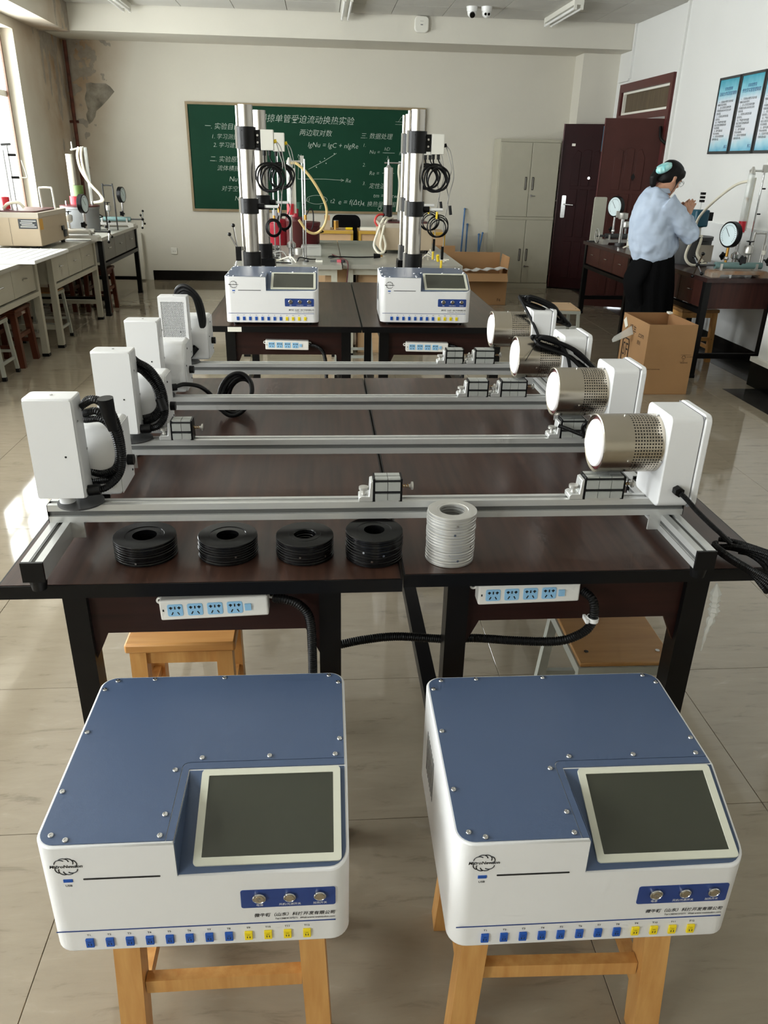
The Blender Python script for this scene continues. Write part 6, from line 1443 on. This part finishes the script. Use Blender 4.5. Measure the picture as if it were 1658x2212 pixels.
    finish(h, 'hair', 'hair', t, .006, 4)
    sc = MB(); c0 = hc-fwd*.112+up*.030+Rt*.022
    sc.loft([[c0+(fwd*-.5+up*.5)*w+(Rt*cos(2*pi*k/28)+(fwd*.6+up*.8).normalized()*sin(2*pi*k/28))*r*(1+.10*sin(k*2.7)) for k in range(28)] for w, r in ((-.04, .035), (-.025, .058), (0, .068), (.024, .062), (.04, .040))])
    finish(sc, 'hair_scrunchie', 'scrunchie', t, .006, 2)
    # ---- shirt
    sm = MB()
    limb(sm, [P(.025, 0, .905), P(.01, 0, .94), P(-.015, 0, 1.01), P(-.04, 0, 1.10), P(-.06, 0, 1.20), P(-.06, 0, 1.29), P(-.055, 0, 1.35), P(-.045, 0, 1.395), P(-.035, 0, 1.41)],
         [(.168, .150), (.185, .172), (.190, .180), (.192, .172), (.195, .155), (.192, .136), (.165, .112), (.098, .086), (.072, .072)], 26)
    for s in (-1, 1):
        sh = P(-.035, s*.135, 1.315); el = P(.185, s*.205, 1.095); wr = P(.222, s*.066, 1.215)
        limb(sm, [P(-.05, s*.07, 1.31), sh, sh.lerp(el, .35)+Up*.004, sh.lerp(el, .7)-Up*.012, el-Up*.012, el.lerp(wr, .35)-Up*.022, el.lerp(wr, .7)-Up*.008, wr], [.092, .090, .080, .070, .070, .066, .048, .034], 16)
    sh_o = finish(sm, 'shirt', 'shirt', t, .0085, 5)
    tx = bpy.data.textures.new('cloth_folds', 'CLOUDS'); tx.noise_scale = .085; tx.noise_depth = 1
    dm = sh_o.modifiers.new('folds', 'DISPLACE'); dm.texture = tx; dm.strength = .030; dm.mid_level = .38
    cm = MB(); cr = []
    for z, ru, rv, f in ((1.392, .078, .076, -.038), (1.412, .072, .070, -.034), (1.43, .066, .064, -.028), (1.418, .080, .080, -.036), (1.396, .096, .092, -.042)):
        cr.append([P(f, 0, z)+Rt*ru*cos(2*pi*k/24)+Fw*rv*sin(2*pi*k/24)-Up*(.012 if 4 < k < 8 else 0) for k in range(24)])
    cm.loft(cr, cap=False).build('collar', 'shirt', sh_o, smooth=60)
    # ---- skirt
    sk = MB(); rings = []
    for i, (z, ru, rv, f) in enumerate(((.955, .158, .140, .015), (.90, .172, .155, .015), (.80, .190, .180, .01), (.68, .198, .190, .02), (.5, .20, .185, .045), (.30, .205, .185, .05), (.12, .21, .19, .05), (.06, .21, .19, .05))):
        rings.append([P(f, 0, z)+Rt*(ru+.010*sin(k*6*pi/24*2+i*.4)*min(1, i/2))*cos(2*pi*k/48)+Fw*(rv+.010*sin(k*pi/2.2)*min(1, i/2))*sin(2*pi*k/48) for k in range(48)])
    sk.loft(rings).build('skirt', 'skirt', t, smooth=60)
    tl = MB()  # gathered cloth standing out behind
    limb(tl, [P(-.06, .02, .95), P(-.11, .02, .84), P(-.155, .02, .74), P(-.165, .02, .70), P(-.14, .02, .62), P(-.08, .02, .50)], [(.10, .06), (.13, .07), (.13, .065), (.12, .05), (.12, .05), (.10, .04)], 24)
    tl.build('skirt_fold', 'skirt', t, smooth=60)
    bl = MB().tube([P(.226, .055, 1.236)+Rt*.027*cos(q)+Up*.014*sin(q)-Fw*.02*sin(q) for q in [2*pi*k/16 for k in range(16)]], .005, 6, 1, True).build('bracelet', 'black_gloss', t)
person()
